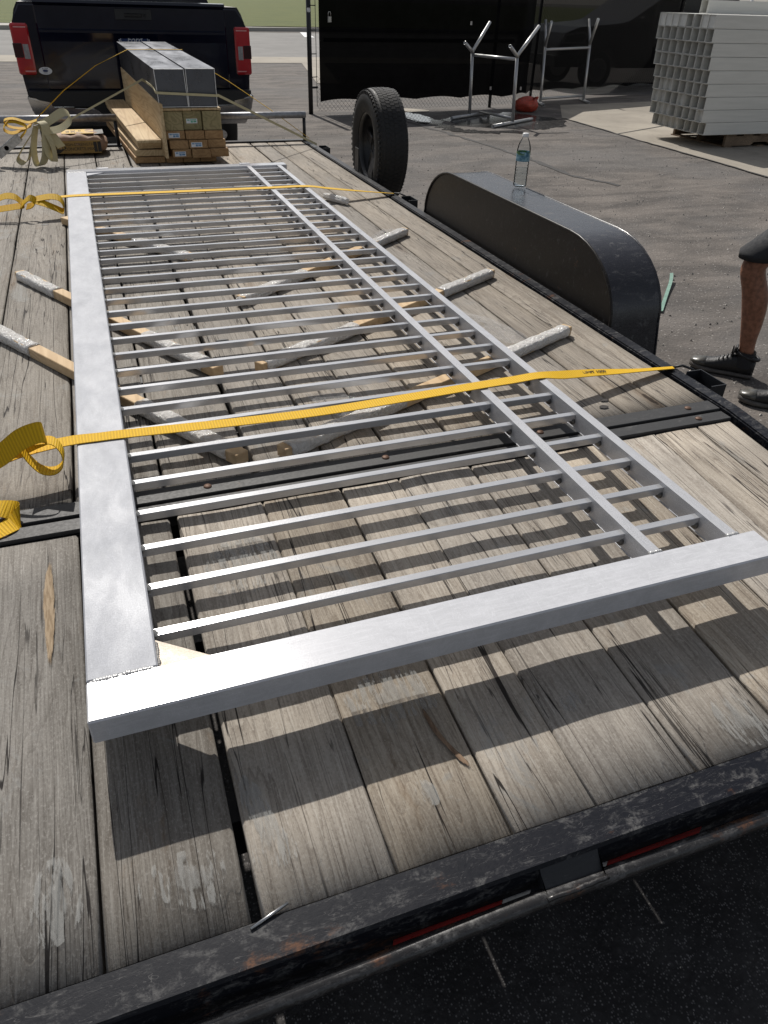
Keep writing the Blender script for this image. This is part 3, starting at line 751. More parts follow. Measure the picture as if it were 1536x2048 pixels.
# putty smears on the planks
def smear(pl, pts, seed, mat='putty', name='putty_smear'):
    rnd = random.Random(seed); cp = catmull([(p[0], p[1], 0) for p in pts+pts[:1]], 6)[:-1]
    cx_ = sum(p.x for p in cp)/len(cp); cy_ = sum(p.y for p in cp)/len(cp)
    bm = bmesh.new(); uvl = bm.loops.layers.uv.verify(); rings = []
    for s_ in (1.0, .8, .55, .28):
        rings.append(([bm.verts.new((cx_+(p.x-cx_)*s_*(1+(rnd.uniform(-.06,.06))), cy_+(p.y-cy_)*s_, (zdov(cy_+(p.y-cy_)*s_) if cy_ < 1.5 else ZD)+.0042+.0008*(1-s_))) for p in cp], 1-s_))
    cen = bm.verts.new((cx_, cy_, (zdov(cy_) if cy_ < 1.5 else ZD)+.0052))
    n = len(cp)
    for (a, ua), (b, ub) in zip(rings, rings[1:]):
        for k in range(n):
            f = bm.faces.new((a[k], a[(k+1)%n], b[(k+1)%n], b[k])); f.smooth = True
            for lp, u in zip(f.loops, (ua, ua, ub, ub)): lp[uvl].uv = (u, 0)
    a, ua = rings[-1]
    for k in range(n):
        f = bm.faces.new((a[k], a[(k+1)%n], cen))
        for lp, u in zip(f.loops, (ua, ua, 1)): lp[uvl].uv = (u, 0)
    return obj(name, bm, M[mat], pl)
smear(rear_planks[2], [(-.13,.625),(-.08,.60),(-.03,.575),(.012,.60),(.014,.645),(-.02,.665),(-.05,.672),(-.10,.665)], 1)
smear(rear_planks[1], [(-.27,.60),(-.235,.59),(-.20,.62),(-.205,.67),(-.225,.72),(-.26,.70)], 2)
smear(rear_planks[4], [(.262,.80),(.35,.79),(.43,.80),(.435,.85),(.40,.895),(.32,.90),(.26,.86)], 3)
smear(rear_planks[4], [(.325,.625),(.352,.622),(.356,.655),(.335,.672),(.322,.655)], 4)
smear(rear_planks[7], [(.93,.545),(.995,.548),(1.0,.60),(.975,.66),(.925,.655),(.905,.60)], 5)
smear(rear_planks[6], [(.645,.715),(.675,.708),(.688,.735),(.672,.76),(.648,.745)], 6)
smear(rear_planks[3], [(.045,.78),(.075,.75),(.10,.66),(.12,.62),(.085,.60),(.045,.62)], 7)
smear(rear_planks[3], [(.07,1.20),(.18,1.18),(.24,1.26),(.20,1.36),(.09,1.33)], 8)
smear(rear_planks[1], [(-.254,1.26),(-.246,1.36),(-.238,1.42),(-.228,1.36),(-.226,1.24),(-.231,1.12),(-.240,1.08),(-.247,1.15)], 9, 'scar_tan', 'torn_patch')
smear(rear_planks[4], [(.388,.80),(.394,.81),(.402,.76),(.418,.70),(.436,.655),(.424,.665),(.405,.71),(.393,.75)], 10, 'scar_dark', 'gouge')
# knot holes
for (x, y, r_, pl) in ((1.343,1.66,.013,None),(1.372,1.70,.011,None),(.325,2.50,.020,None),(-.284,4.29,.016,None)):
    bm = bmesh.new(); n = 14
    ring = [bm.verts.new((x+r_*1.3*math.cos(2*math.pi*k/n)*random.uniform(.8,1.1), y+r_*.8*math.sin(2*math.pi*k/n)*random.uniform(.8,1.1), ZD+.0045)) for k in range(n)]
    bm.faces.new(ring); obj("knot_hole", bm, M['ink'], TR)

# ------------------------------------------------------------------ aluminium gate
GT = .61; GH = .0506
GA = empty("aluminium_gate", (.50, 2.9, GT-GH), "long silver aluminium picket gate lying flat across the trailer deck", "gate")
gx0, gx1 = -.156, 1.2077
gy0, gyb, gyf, gyF = .830, .916, 5.150, 5.236
obj("bottom_beam", box(gx0, -.0425, gyb+.001, gyf-.001, GT-GH, GT, .003), M['alu_beam'], GA)
obj("end_stile", box(gx0-.0005, gx1, gy0, gyb, GT-GH-.0005, GT+.0005, .003), M['alu_stile'], GA)
obj("end_stile", box(gx0-.0005, gx1-.003, gyf, gyF, GT-GH-.0005, GT+.0005, .003), M['alu_stile'], GA)
def uchan(x0, x1):
    z0, z1 = GT-GH, GT-.0008; xm = (x0+x1)/2; w = .0028
    poly = [(x0-.0016,z0),(x0-.0016,z0+.0015),(x0,z0+.0018),(x0,z1),(x1,z1),(x1,z0)]
    bm = prism(poly, gyb+.0005, gyf-.0005, 'Y'); return obj("side_rail", bm, M['alu_rail'], GA)
rails = [uchan(.9395, .9665), uchan(1.1378, 1.1648)]
# pickets
pb = .0190; pz1 = GT-.0105
NP = 33
p0 = obj("picket", box(-.0425, 1.1378, -pb/2, pb/2, pz1-pb, pz1, .0012), M['alu_bar'], GA)
def weldblob(x0, x1, seed):
    rnd = random.Random(seed); bm = bmesh.new()
    bmesh.ops.create_icosphere(bm, subdivisions=2, radius=1)
    for v in bm.verts:
        k = 1+.25*mnoise.noise(v.co*2.2+Vector((seed,0,0))); v.co = Vector((v.co.x*(x1-x0)*k, v.co.y*.0105*k, v.co.z*.0095*k))
    return bm
wb0 = None
ys = [1.0095 + k*.12825 for k in range(NP)]
for k, y in enumerate(ys):
    p = p0 if k == 0 else clone(p0, GA, p0.location.copy())
    p.location = (p0.location.x, y-GA.location.y, p0.location.z)
    for (wx, mt_, dz, dy) in ((.9345, 'sooty', -pb-.002, -.004), (1.1328, 'sooty', -pb-.002, -.004), (-.0405, 'weld', -.004, -.002)):
        rel = Vector((wx, y+dy, pz1+dz)) - wloc(p)
        key = 'w'+mt_
        if key not in M:
            bm = weldblob(0, .0075, 3 if mt_ == 'sooty' else 8)
            o = obj("weld", bm, M[mt_], p); o.location = rel; M[key] = o
        else: clone(M[key], p, rel)
# gusset plate and weld seams
bm = prism([(-.0415,.9165),(-.0415,.985),(.048,.9165)], GT-.014, GT-.006, 'Z'); obj("gusset_plate", bm, M['gusset'], GA)
def seam(a, b, r_, mt_, n=None):
    """continuous rippled weld bead, half sunk into the joint"""
    a, b = Vector(a), Vector(b); L_ = (b-a).length; n = max(8, int(L_/.0013)); pts_, rl = [], []
    s_, u_ = frame_of(b-a)
    for k in range(n+1):
        t_ = k/n; p = a.lerp(b, t_); w_ = 1+.30*mnoise.noise(Vector((t_*L_*90, r_*900, 0)))
        w_ *= .82+.18*abs(math.sin(math.pi*t_*L_/.0052)); w_ *= min(1, .45+6*min(t_, 1-t_))
        pts_.append(p+s_*.0012*mnoise.noise(Vector((t_*L_*60, 7, r_*500)))-Vector((0,0,r_*.55))); rl.append(r_*w_)
    bm = tube(pts_, r_, 10, None, True, rl)
    return obj("weld_seam", bm, M[mt_], GA)
seam((gx0+.004, gyb, GT), (-.044, gyb, GT), .0068, 'weld_clean')
seam((-.0405,.92,GT-.006), (-.0405,.982,GT-.006), .004, 'sooty')
seam((.937, gyb+.001, GT), (.970, gyb+.001, GT), .0060, 'weld_clean'); seam((1.135, gyb+.001, GT), (1.168, gyb+.001, GT), .0060, 'weld_clean')
seam((gx0+.004, gyf, GT), (-.044, gyf, GT), .0045, 'weld_clean')
obj("far_tab", box(.905, .975, gyF-.03, gyF+.012, GT, GT+.004, .001), M['alu_rail'], GA)
obj("far_tab", box(.02, .09, gyF-.02, gyF+.014, GT, GT+.004, .001), M['alu_rail'], GA)
bm = prism([(-.041,5.149),(-.041,5.07),(.06,5.149)], GT-.014, GT-.006, 'Z'); obj("gusset_plate", bm, M['alu_beam'], GA)

# ------------------------------------------------------------------ wooden sticks under the gate
def stick(pts, wraps, label, seed):
    rnd = random.Random(seed); A, B = Vector((*pts[0], 0)), Vector((*pts[1], 0)); d = (B-A).normalized(); L_ = (B-A).length
    side = Vector((-d.y, d.x, 0)); up = Vector((0,0,1))
    E_ = empty("wooden_stick", ((A+B)/2+Vector((0,0,ZD+.004))), label, "wood stick", "wooden sticks laid under the gate")
    obj("stick_core", obox((A+B)/2+Vector((0,0,ZD+.0215)), d, side, up, L_, .040, .034, .002), M['stick'], E_)
    for (s0, s1) in wraps:
        n = max(8, int((s1-s0)*L_/.02)); m_ = 14; rows = []; bm = bmesh.new()
        for i in range(n+1):
            t = s0+(s1-s0)*i/n; c = A+d*L_*t
            if t <= 0.001: c -= d*.012
            if t >= .999: c += d*.012
            k_end = .55 if (i == 0 and s0 <= .001) or (i == n and s1 >= .999) else 1.0
            ring = []
            for j in range(m_):
                a = 2*math.pi*j/m_; q = mnoise.noise(Vector((t*L_*28, math.cos(a)*2+seed, math.sin(a)*2)))
                rx_, rz_ = (.0255+.0045*q)*k_end, (.0195+.0035*q)*k_end
                sq = lambda v: math.copysign(abs(v)**.6, v)
                z = max(ZD+.0035, ZD+.0225+sq(math.sin(a))*rz_)
                ring.append(bm.verts.new(c+side*sq(math.cos(a))*rx_+Vector((0,0,z))))
            rows.append(ring)
        for a_, b_ in zip(rows, rows[1:]):
            for j in range(m_): bm.faces.new((a_[j], a_[(j+1)%m_], b_[(j+1)%m_], b_[j])).smooth = True
        bm.faces.new(rows[0][::-1]); bm.faces.new(rows[-1])
        obj("plastic_wrap", bm, M['wrap'], E_)
    return E_
K = .978
def s2(a, b): return [(a[0]*K, a[1]*K), (b[0]*K, b[1]*K)]
stick(s2((-.372,3.470),(.270,2.255)), [(0,.24),(.70,.95)], "wooden stick with wrapped left tip showing past the bottom beam, farther of two", 1)
stick(s2((-.520,2.98),(.240,1.690)), [(0,.30),(.70,.97)], "nearer left wooden stick, wrap ending at bare wood beside the bottom beam", 2)
stick(s2((1.620,2.975),(.400,2.250)), [(0,.28),(.66,.985)], "wooden stick whose wrapped tip points at the middle of the fender", 3)
stick(s2((1.585,2.265),(.345,1.690)), [(0,.30),(.66,.985)], "thick wrapped stick jutting out beside the clear film, just beyond the near strap", 4)
stick(s2((1.500,3.745),(.465,2.905)), [(0,.28),(.68,1)], "wrapped stick jutting out with a flap of film below the spare tyre", 5)
stick(s2((-.19,4.385),(.35,3.55)), [(.6,1)], "stick with only its small bare end showing left of the bottom beam", 6)
A, B = Vector((1.283*1.0,4.53,0)), Vector((1.372,4.36,0)); d = (B-A).normalized()
bm = bmesh.new(); rows = []
for i in range(9):
    c = A.lerp(B, i/8); r_ = .021*(1+.12*mnoise.noise(Vector((i*1.3,0,0))))*(.75 if i in (0,8) else 1)
    rows.append([bm.verts.new(c+Vector((-d.y,d.x,0))*math.cos(a)*r_*1.2+Vector((0,0,ZD+.024+math.sin(a)*r_))) for a in [2*math.pi*j/8 for j in range(8)]])
for a_, b_ in zip(rows, rows[1:]):
    for j in range(8): bm.faces.new((a_[j], a_[(j+1)%8], b_[(j+1)%8], b_[j]))
bm.faces.new(rows[0][::-1]); bm.faces.new(rows[-1])
obj("wrapped_offcut", bm, M['wrap'], None, "short silvery plastic-wrapped offcut lying alone on the planks beyond the far strap end", "offcut")
def film(pts, label, seed):
    bm = bmesh.new(); cp = catmull([(p[0],p[1],0) for p in pts+pts[:1]], 5)[:-1]
    cx_ = sum(p.x for p in cp)/len(cp); cy_ = sum(p.y for p in cp)/len(cp); rings = []
    for i in range(12):
        s_ = 1-i/12; rings.append([bm.verts.new((cx_+(p.x-cx_)*s_, cy_+(p.y-cy_)*s_, ZD+.006+.016*abs(mnoise.noise(Vector(((cx_+(p.x-cx_)*s_)*34, (cy_+(p.y-cy_)*s_)*22, seed)))))) for p in cp])
    n = len(cp)
    for a_, b_ in zip(rings, rings[1:]):
        for k in range(n): bm.faces.new((a_[k], a_[(k+1)%n], b_[(k+1)%n], b_[k])).smooth = True
    return obj("plastic_film", bm, M['film'], None, label, "plastic film")
film([(1.20,2.60),(1.27,2.54),(1.36,2.36),(1.39,2.22),(1.30,2.18),(1.24,2.30),(1.19,2.46)], "crumpled clear film on the planks right of the gate beside the thick wrapped stick", 1)
film([(.49,2.0),(.60,1.97),(.66,1.86),(.60,1.80),(.52,1.87)], "crumpled clear film under the pickets between the near strap and a stick", 2)
film([(1.26,3.63),(1.36,3.74),(1.44,3.76),(1.40,3.66),(1.32,3.56)], "flap of clear film beside the stick nearest the spare tyre", 3)
film([(.03,2.66),(.12,2.63),(.15,2.55),(.08,2.52)], "small scrap of clear film under the pickets by the bottom beam", 4)

# ------------------------------------------------------------------ straps
def up3(n): return [V(0,1,0)]*n
SY = empty("ratchet_strap", (.7,1.74,GT), "wide yellow ribbed strap pulled over the near third of the gate", "strap", "tie-down straps")
pts = [(-.345,1.700,.600),(-.285,1.712,.612),(-.22,1.727,.615),(-.160,1.738,.614),(-.10,1.738,GT+.003),(-.04,1.736,GT+.003),(.2,1.722,GT+.0015),(.45,1.712,GT+.0015),(.70,1.722,GT+.002),(.94,1.735,GT+.003),(1.06,1.740,GT+.003),(1.15,1.746,GT+.003)]
sd_ = [V(-.05,1,.05)]*4 + [V(0,1,0)]*8
pts += [(1.24,1.760,.597),(1.38,1.780,.578),(1.55,1.805,.552),(1.66,1.822,.537),(1.735,1.832,.528)]
sd_ += [V(.02,1,.15),V(.12,1,.05),V(.35,.85,-.16),V(.46,.78,-.20),V(.48,.78,-.22)]
obj("webbing", ribbon(pts, sd_, .043, .0022, 8), M['yellow'], SY)
bm = ribbon([(-.40,1.68,.600),(-.325,1.68,.628),(-.270,1.685,.662),(-.228,1.69,.672),(-.219,1.70,.660),(-.25,1.71,.645),(-.31,1.715,.620),(-.40,1.72,.590)],
            [V(-.25,.6,.8)]*3+[V(-.1,.6,.75)]*2+[V(-.25,.6,.8)]*3, .05, .0022, 8)
obj("folded_tail", bm, M['yellow'], SY)
bm = ribbon([(-.275,1.69,.640),(-.262,1.675,.614),(-.240,1.66,.590),(-.212,1.655,.584),(-.190,1.655,.600),(-.186,1.665,.628),(-.205,1.69,.646),(-.25,1.71,.640)],
            [V(.1,1,.1)]*8, .034, .0022, 8)
obj("loop", bm, M['yellow'], SY)
bm = ribbon([(-.42,1.60,.545),(-.36,1.585,.552),(-.315,1.572,.548),(-.296,1.560,.538),(-.315,1.535,.530),(-.36,1.51,.527),(-.43,1.48,.526)],
            [V(.25,.9,.1),V(.25,.9,.15),V(.35,.75,.45),V(.1,.5,.8),V(-.4,.8,.2),V(-.5,.8,.1),V(-.5,.8,.1)], .046, .0022, 8)
obj("trailing_end", bm, M['yellow'], SY)
fm = basis((1.375,1.779,.5815), (1,.09,-.10), (.1,1,.05))
obj("strap_print", text_bm("LIMIT 1000", .020, fm), M['ink'], SY)
obj("end_hook", tube([(1.735,1.832,.530),(1.765,1.825,.535),(1.79,1.80,.528),(1.79,1.78,.50)], .0045, 7), M['black_hw'], SY)
SF = empty("ratchet_strap", (.6,4.5,GT), "yellow strap across the far end of the gate with a knotted bow", "strap", "tie-down straps")
pts = [(-.30,4.43,.612),(-.22,4.46,.613),(-.166,4.49,.612),(-.04,4.50,GT+.002),(.4,4.488,GT+.0015),(.9,4.476,GT+.002),(1.15,4.47,GT+.0025),(1.30,4.48,.592),(1.55,4.515,.556),(1.735,4.545,.531)]
obj("webbing", ribbon(pts, [V(0,1,0)]*7+[V(.1,1,.0),V(.3,.8,-.1),V(.36,.9,-.17)], .05, .0022, 8), M['yellow'], SF)
bm = ribbon([(-.32,4.42,.612),(-.27,4.40,.600),(-.22,4.40,.575),(-.186,4.41,.557),(-.178,4.42,.585),(-.195,4.43,.617),(-.24,4.43,.627),(-.31,4.43,.618)], [V(.15,1,.5)]*8, .045, .0022, 8)
obj("loop", bm, M['yellow'], SF)
bm = ribbon([(-.60,4.46,.575),(-.52,4.45,.610),(-.455,4.45,.634),(-.41,4.44,.632),(-.385,4.44,.610),(-.37,4.43,.592),(-.42,4.43,.585),(-.52,4.44,.572),(-.60,4.44,.560)], [V(.1,.9,.5)]*9, .045, .0022, 8)
obj("bow", bm, M['yellow'], SF)
bm = ribbon([(-.385,4.42,.588),(-.362,4.41,.612),(-.335,4.41,.628),(-.312,4.42,.612),(-.33,4.43,.59),(-.36,4.43,.582)], [V(.3,.8,.6)]*6, .04, .004, 6)
obj("knot", bm, M['yellow'], SF)
obj("end_hook", tube([(1.735,4.545,.533),(1.765,4.52,.535),(1.79,4.48,.525)], .0045, 7), M['black_hw'], SF)

# ------------------------------------------------------------------ lumber, boxes and their straps on the front of the deck
LY0, LY1 = 5.80, 7.72
def lx(x, y): return x-.058*(y-5.8)
SKEW = Matrix(((1,-.058,0,.058*5.8),(0,1,0,0),(0,0,1,0),(0,0,0,1)))
def tilt(k): return Matrix(((1,0,0,0),(0,1,0,0),(0,k,1,-k*5.8),(0,0,0,1)))
def lbox(name, x0, x1, y0, y1, z0, z1, mat, label=None, cat=None, group=None, tl=0.0, parent=None, rz=0):
    bm = box(x0, x1, y0, y1, z0, z1, .0025)
    bmesh.ops.transform(bm, matrix=SKEW @ tilt(tl), verts=bm.verts)
    return obj(name, bm, mat, parent, label, cat, group)
def tag_on(o, x, y, z, w, h, mt_):
    t_ = obj("paper_tag", box(x-w/2, x+w/2, y-.0012, y-.0004, z-h/2, z+h/2), M['tag_white'], o)
    bm = bmesh.new()
    for (a, b, c, e) in ((-.42,-.2,.1,.35),(-.15,.42,.15,.35),(-.1,.1,-.35,.05),(.14,.42,-.3,.05)):
        bx(bm, x+a*w, x+b*w, y-.0017, y-.0013, z+c*h, z+e*h)
    obj("tag_print", bm, M[mt_], t_)
pw = .131; ordn = ["left", "middle", "right"]
for k in range(3):
    o = lbox("timber_post", .512+k*pw+.002, .512+(k+1)*pw-.003, LY0+.02*(k % 2)-.005, LY1-.03*k, .735, .853, M['pine_green'],
         "%s square greenish timber post under the silver boxes%s" % (ordn[k], ", with a green tag" if k == 1 else ""), "timber post", "square timber posts on the lumber stack")
    if k == 1: tag_on(o, .512+1.45*pw, LY0+.015, .79, .075, .028, 'tag_green')
rown = ["upper", "second", "third"]
for r_ in range(3):
    for k in range(3):
        z1 = .733-r_*.0555; y0 = LY0-.03*r_+random.uniform(-.02,.02)
        tg = (r_, k) in ((0,0),(1,1),(2,0))
        o = lbox("timber_board", .514+k*pw+.012*r_+.002, .514+(k+1)*pw+.012*r_-.003, y0, LY1-.05*k, z1-.053, z1, M['pine_brown'],
            "%s brown timber board in the %s row below the square posts%s" % (ordn[k], rown[r_], ", tagged" if tg else ""), "board", "brown boards below the square posts")
        if tg: tag_on(o, .514+(k+.42)*pw+.012*r_, y0, z1-.028, .075, .030, 'tag_blue')
# boards under the silver boxes
lbox("timber_board", .50, .70, LY0-.02, LY1, .858, .872, M['pine'], "thin pale board directly under the left silver box", "board", "pale boards under the boxes", .028)
lbox("timber_board", .704, .905, LY0-.01, LY1, .858, .872, M['pine'], "thin pale board directly under the right silver box", "board", "pale boards under the boxes", .028)
# wide board standing on edge
bm = box(.488, .508, LY0-.06, LY1, .572, .905, .002); bmesh.ops.transform(bm, matrix=SKEW @ tilt(.035), verts=bm.verts)
obj("wide_board", bm, M['pine'], None, "wide pale board standing on edge along the left of the lumber", "board")
for k in range(3):
    lbox("timber_board", .318+.006*k, .484, LY0+.02+.03*k, LY1+.1, .676-.022*k-.019, .676-.022*k, M['pine'],
         "pale plank at left of the lumber stack, %s of the three thin ones" % ("top", "middle", "lowest")[0 if k == 0 else k], "plank", "pale planks left of the lumber stack", .02)
for k in range(2):
    lbox("timber_board", .305-.01*k, .50, LY0+.07, LY1, .608-.045*k-.04, .608-.045*k, M['pine_brown'] if k else M['pine'],
         "thick plank near the deck at left of the lumber stack, %s of two" % ("upper", "lower")[k], "plank", "thick planks left of the lumber stack")
for k in range(3):
    lbox("timber_board", .505+.118*k, .505+.118*(k+1)-.004, LY0+.05, LY1, .5235, .566, M['pine_brown'],
         "%s dark board at the very bottom of the lumber stack on the deck" % ordn[k], "board", "bottom boards resting on the deck")
# silver sheet-metal box tubes
for k, (xa, xb) in enumerate(((.487,.683),(.692,.888))):
    E_ = empty("sheet_metal_box", (lx((xa+xb)/2, 6.7), 6.7, .876), ("left" if k == 0 else "right")+" of two square silver sheet-metal boxes strapped on top of the lumber", "metal box", "square silver boxes on the lumber")
    z0, z1 = .8765, 1.101 if k == 0 else 1.104
    bm = bmesh.new(); w = .003
    bx(bm, xa, xb, LY0+.004, LY1, z0, z0+w); bx(bm, xa, xb, LY0+.004, LY1, z1-w, z1)
    bx(bm, xa, xa+w, LY0+.004, LY1, z0+w, z1-w); bx(bm, xb-w, xb, LY0+.004, LY1, z0+w, z1-w); bx(bm, xa+w, xb-w, LY0+.012, LY0+.020, z0+w, z1-w)
    if k == 0:
        for v in bm.verts:
            if v.co.z < 1.0: v.co.x += .008
    bmesh.ops.transform(bm, matrix=SKEW @ tilt(.03), verts=bm.verts); obj("box_shell", bm, M['sheet_alu'], E_)
    bm = bmesh.new(); w = .004
    for (a, b, c, e) in ((xa,xb,z1-w,z1),(xa,xb,z0,z0+w),(xa,xa+w,z0+w,z1-w),(xb-w,xb,z0+w,z1-w)): bx(bm, a, b, LY0-.002, LY0+.0035, c, e)
    if k == 0:
        for v in bm.verts:
            if v.co.z < 1.0: v.co.x += .008
    bmesh.ops.transform(bm, matrix=SKEW @ tilt(.03), verts=bm.verts); obj("cut_edge", bm, M['sheet_edge'], E_)
# load straps
LS = empty("load_strap", (.2,6.5,.9), "yellow strap running from the left ratchet over the tops of the silver boxes", "strap")
yy = 6.97; zt = 1.142
ptsA = [(-.335,6.02,.765),(-.1,6.3,.93),(.15,6.62,1.06),(lx(.480,yy),yy,zt)]
obj("webbing", ribbon([*ptsA, (lx(.69,yy),yy,zt+.003), (lx(.896,yy),yy,zt+.003), (lx(.896,yy)+.006,yy,zt-.03)], [V(.3,1,0)]*3+[V(0,1,0)]*3+[V(0,1,0)], .026, .003, 6, False), M['yellow'], LS)
obj("far_run", ribbon([(lx(.896,yy)+.006,yy,zt-.03),(1.15,6.85,.94),(1.45,6.7,.75),(1.72,6.50,.56)], [V(.3,1,0)]*4, .012, .003, 4, False), M['yellow'], LS)
bm = ribbon([(-.335,6.02,.765),(-.39,6.0,.735),(-.47,6.0,.715),(-.515,6.0,.742),(-.47,5.99,.785),(-.41,5.99,.775),(-.37,5.98,.745),(-.42,5.97,.690),(-.47,5.96,.650)], [V(.1,1,.5)]*9, .035, .0022, 7)
obj("tangled_loop", bm, M['yellow'], LS)
bm = ribbon([(-.30,6.03,.785),(-.36,6.01,.775),(-.44,6.0,.80),(-.50,6.0,.79),(-.48,6.0,.755),(-.40,6.0,.74),(-.34,6.0,.755)], [V(.1,1,.4)]*7, .03, .0022, 7)
obj("tangled_loop", bm, M['yellow'], LS)
LC = empty("load_strap", (.1,6.1,.8), "cream strap round the silver boxes with a folded bundle hanging at left", "strap")
ye = 6.16
obj("webbing", ribbon([(-.09,5.98,.790),(.171,6.065,.900),(.432,ye-.01,1.010),(lx(.479,ye)+.0,ye,.995),(.480,5.92,.985),(.482,5.80,.968),(.492,5.788,.964),(.68,5.787,.955),(.885,5.787,.945),(.899,5.80,.945)],
    [V(.2,.3,1)]*3+[V(0,0,1)]*7, .015, .003, 4, False), M['cream'], LC)
obj("far_run", ribbon([(.899,5.80,.945),(1.2,6.0,.80),(1.5,6.2,.655),(1.735,6.33,.54)], [V(.2,.3,1)]*4, .016, .003, 4, False), M['cream'], LC)
bm = ribbon([(-.30,5.92,.775),(-.272,5.90,.792),(-.250,5.88,.765),(-.262,5.87,.69),(-.282,5.86,.60),(-.32,5.86,.537),(-.352,5.87,.545),(-.350,5.88,.63),(-.325,5.90,.72),(-.305,5.92,.765)], [V(.8,.6,.05)]*3+[V(.85,.5,.1)]*3+[V(.6,.8,-.1)]*4, .060, .0022, 7)
obj("hanging_loop", bm, M['cream'], LC)
bm = ribbon([(-.27,5.96,.765),(-.20,5.96,.80),(-.125,5.96,.838),(-.085,5.96,.822),(-.095,5.94,.785),(-.16,5.93,.745),(-.235,5.92,.735),(-.262,5.93,.755)], [V(-.35,.55,.8)]*3+[V(-.2,.75,.6)]*5, .058, .0022, 7)
obj("folded_tail", bm, M['cream'], LC)
bm = ribbon([(-.315,5.92,.745),(-.37,5.90,.69),(-.435,5.89,.615),(-.462,5.89,.570),(-.425,5.88,.548),(-.385,5.88,.585),(-.355,5.89,.655),(-.325,5.90,.72)], [V(.35,.9,.2)]*4+[V(.5,.8,.3)]*4, .058, .0022, 7)
obj("hanging_loop", bm, M['cream'], LC)
bm = ribbon([(-.255,5.94,.755),(-.215,5.93,.70),(-.19,5.93,.655),(-.175,5.94,.63)], [V(1,.2,.3)]*4, .055, .0022, 7)
obj("short_tail", bm, M['cream'], LC)
bm = ribbon([(-.285,5.90,.775),(-.24,5.88,.70),(-.225,5.87,.62),(-.235,5.86,.555),(-.262,5.86,.60),(-.272,5.88,.69)], [V(.7,.7,.1),V(.6,.8,.1),V(.5,.85,.0),V(.6,.7,-.2),V(.7,.6,0),V(.7,.6,.1)], .052, .0022, 7)
obj("hanging_loop", bm, M['cream'], LC)
RB = empty("ratchet_buckle", (-.5,5.98,.64), "steel ratchet buckle at the left edge under the tangled yellow strap", "ratchet")
dr = V(.62,.0,.42).normalized(); sr = V(0,1,0); ur = dr.cross(sr)
for s_ in (-.026,.026): obj("side_plate", obox(V(-.505,5.97+s_,.64), dr, sr, ur, .19,.004,.05,.001), M['steel_bare'], RB)
obj("handle_bar", tube([(-.43,5.944,.69),(-.43,5.996,.69)], .009, 10), M['steel_bare'], RB)
obj("spool", tube([(-.52,5.942,.632),(-.52,5.998,.632)], .015, 12), M['steel_bare'], RB)
obj("hook_bar", tube([(-.56,5.97,.60),(-.60,5.96,.572),(-.655,5.95,.545),(-.69,5.95,.525)], .008, 8), M['steel_bare'], RB)
obj("grip", tube([(-.60,5.95,.66),(-.56,5.95,.70),(-.66,5.95,.70)], .016, 8), M['black_hw'], RB)

# ------------------------------------------------------------------ bag of concrete
def bag(x0, x1, y0, y1, z0, z1, seed):
    bm = bmesh.new(); nx, ny, nz = 16, 10, 6
    bmesh.ops.create_grid(bm, x_segments=1, y_segments=1, size=1); bm.clear()
    g = {}
    def pos(u, v, w):
        x, y, z = u*2-1, v*2-1, w*2-1
        sx = (1-.10*abs(y)**4)*(1-.14*z*z); sy = (1-.08*abs(x)**5)*(1-.10*z*z); sz = (1-.30*abs(x)**6)*(1-.20*abs(y)**5)
        q = .018*mnoise.noise(Vector((u*6+seed, v*5, w*4)))
        return Vector(((x0+x1)/2+(x1-x0)/2*x*sx, (y0+y1)/2+(y1-y0)/2*y*sy+q*.5, max(z0, (z0+z1)/2+(z1-z0)/2*z*sz+q)))
    def face(fn, n, m_):
        gg = {(i,j): bm.verts.new(pos(*fn(i/n, j/m_))) for i in range(n+1) for j in range(m_+1)}
        for i in range(n):
            for j in range(m_): bm.faces.new((gg[i,j], gg[i+1,j], gg[i+1,j+1], gg[i,j+1])).smooth = True
    face(lambda a, b: (a, b, 1), nx, ny); face(lambda a, b: (a, b, 0), nx, ny)
    face(lambda a, b: (a, 0, b), nx, nz); face(lambda a, b: (a, 1, b), nx, nz)
    face(lambda a, b: (0, a, b), ny, nz); face(lambda a, b: (1, a, b), ny, nz)
    bmesh.ops.remove_doubles(bm, verts=bm.verts, dist=.0004)
    return bm
BG = empty("cement_bag", (-.08,6.42,ZD), "brown and yellow paper bag of concrete mix lying on the deck by the front rail", "cement bag")
obj("paper_sack", bag(-.315,.140,6.262,6.60,ZD+.004,.655,1), M['kraft'], BG)
obj("front_print", obox(V(-.095,6.262,.578), V(1,0,0), V(0,1,0), V(0,0,1), .36,.003,.082,.0008), M['bag_brown'], BG)
obj("top_print", obox(V(-.06,6.42,.6575), V(1,0,0), V(0,1,0), V(0,0,1), .22,.20,.003,.0008), M['bag_yellow'], BG)
obj("top_band", obox(V(.085,6.42,.6535), V(1,0,.06).normalized(), V(0,1,0), V(-.06,0,1).normalized(), .066,.20,.003,.0008), M['ink'], BG)
fm = lambda x, z: basis((x,6.2600,z), (1,0,0), (0,0,1))
t_ = obj("logo_diamond", prism([(-.275,.575),(-.212,.615),(-.150,.575),(-.212,.535)], 6.2596,6.2606,'Y'), M['ink'], BG)
obj("lettering", text_bm("SAKRETE", .024, basis((-.212,6.2590,.575),(1,0,0),(0,0,1)), .0003), M['bag_yellow'], t_)
obj("lettering", text_bm("HIGH-STRENGTH", .0270, fm(-.068,.595)), M['ink'], BG)
obj("lettering", text_bm("CONCRETE MIX", .0290, fm(-.066,.566)), M['ink'], BG)
for (xa, xb) in ((.036,.058),(.062,.086)):
    bm = box(xa, xb, 6.2592, 6.2604, .545, .612)
    obj("print_block", bm, M['ink'], BG)
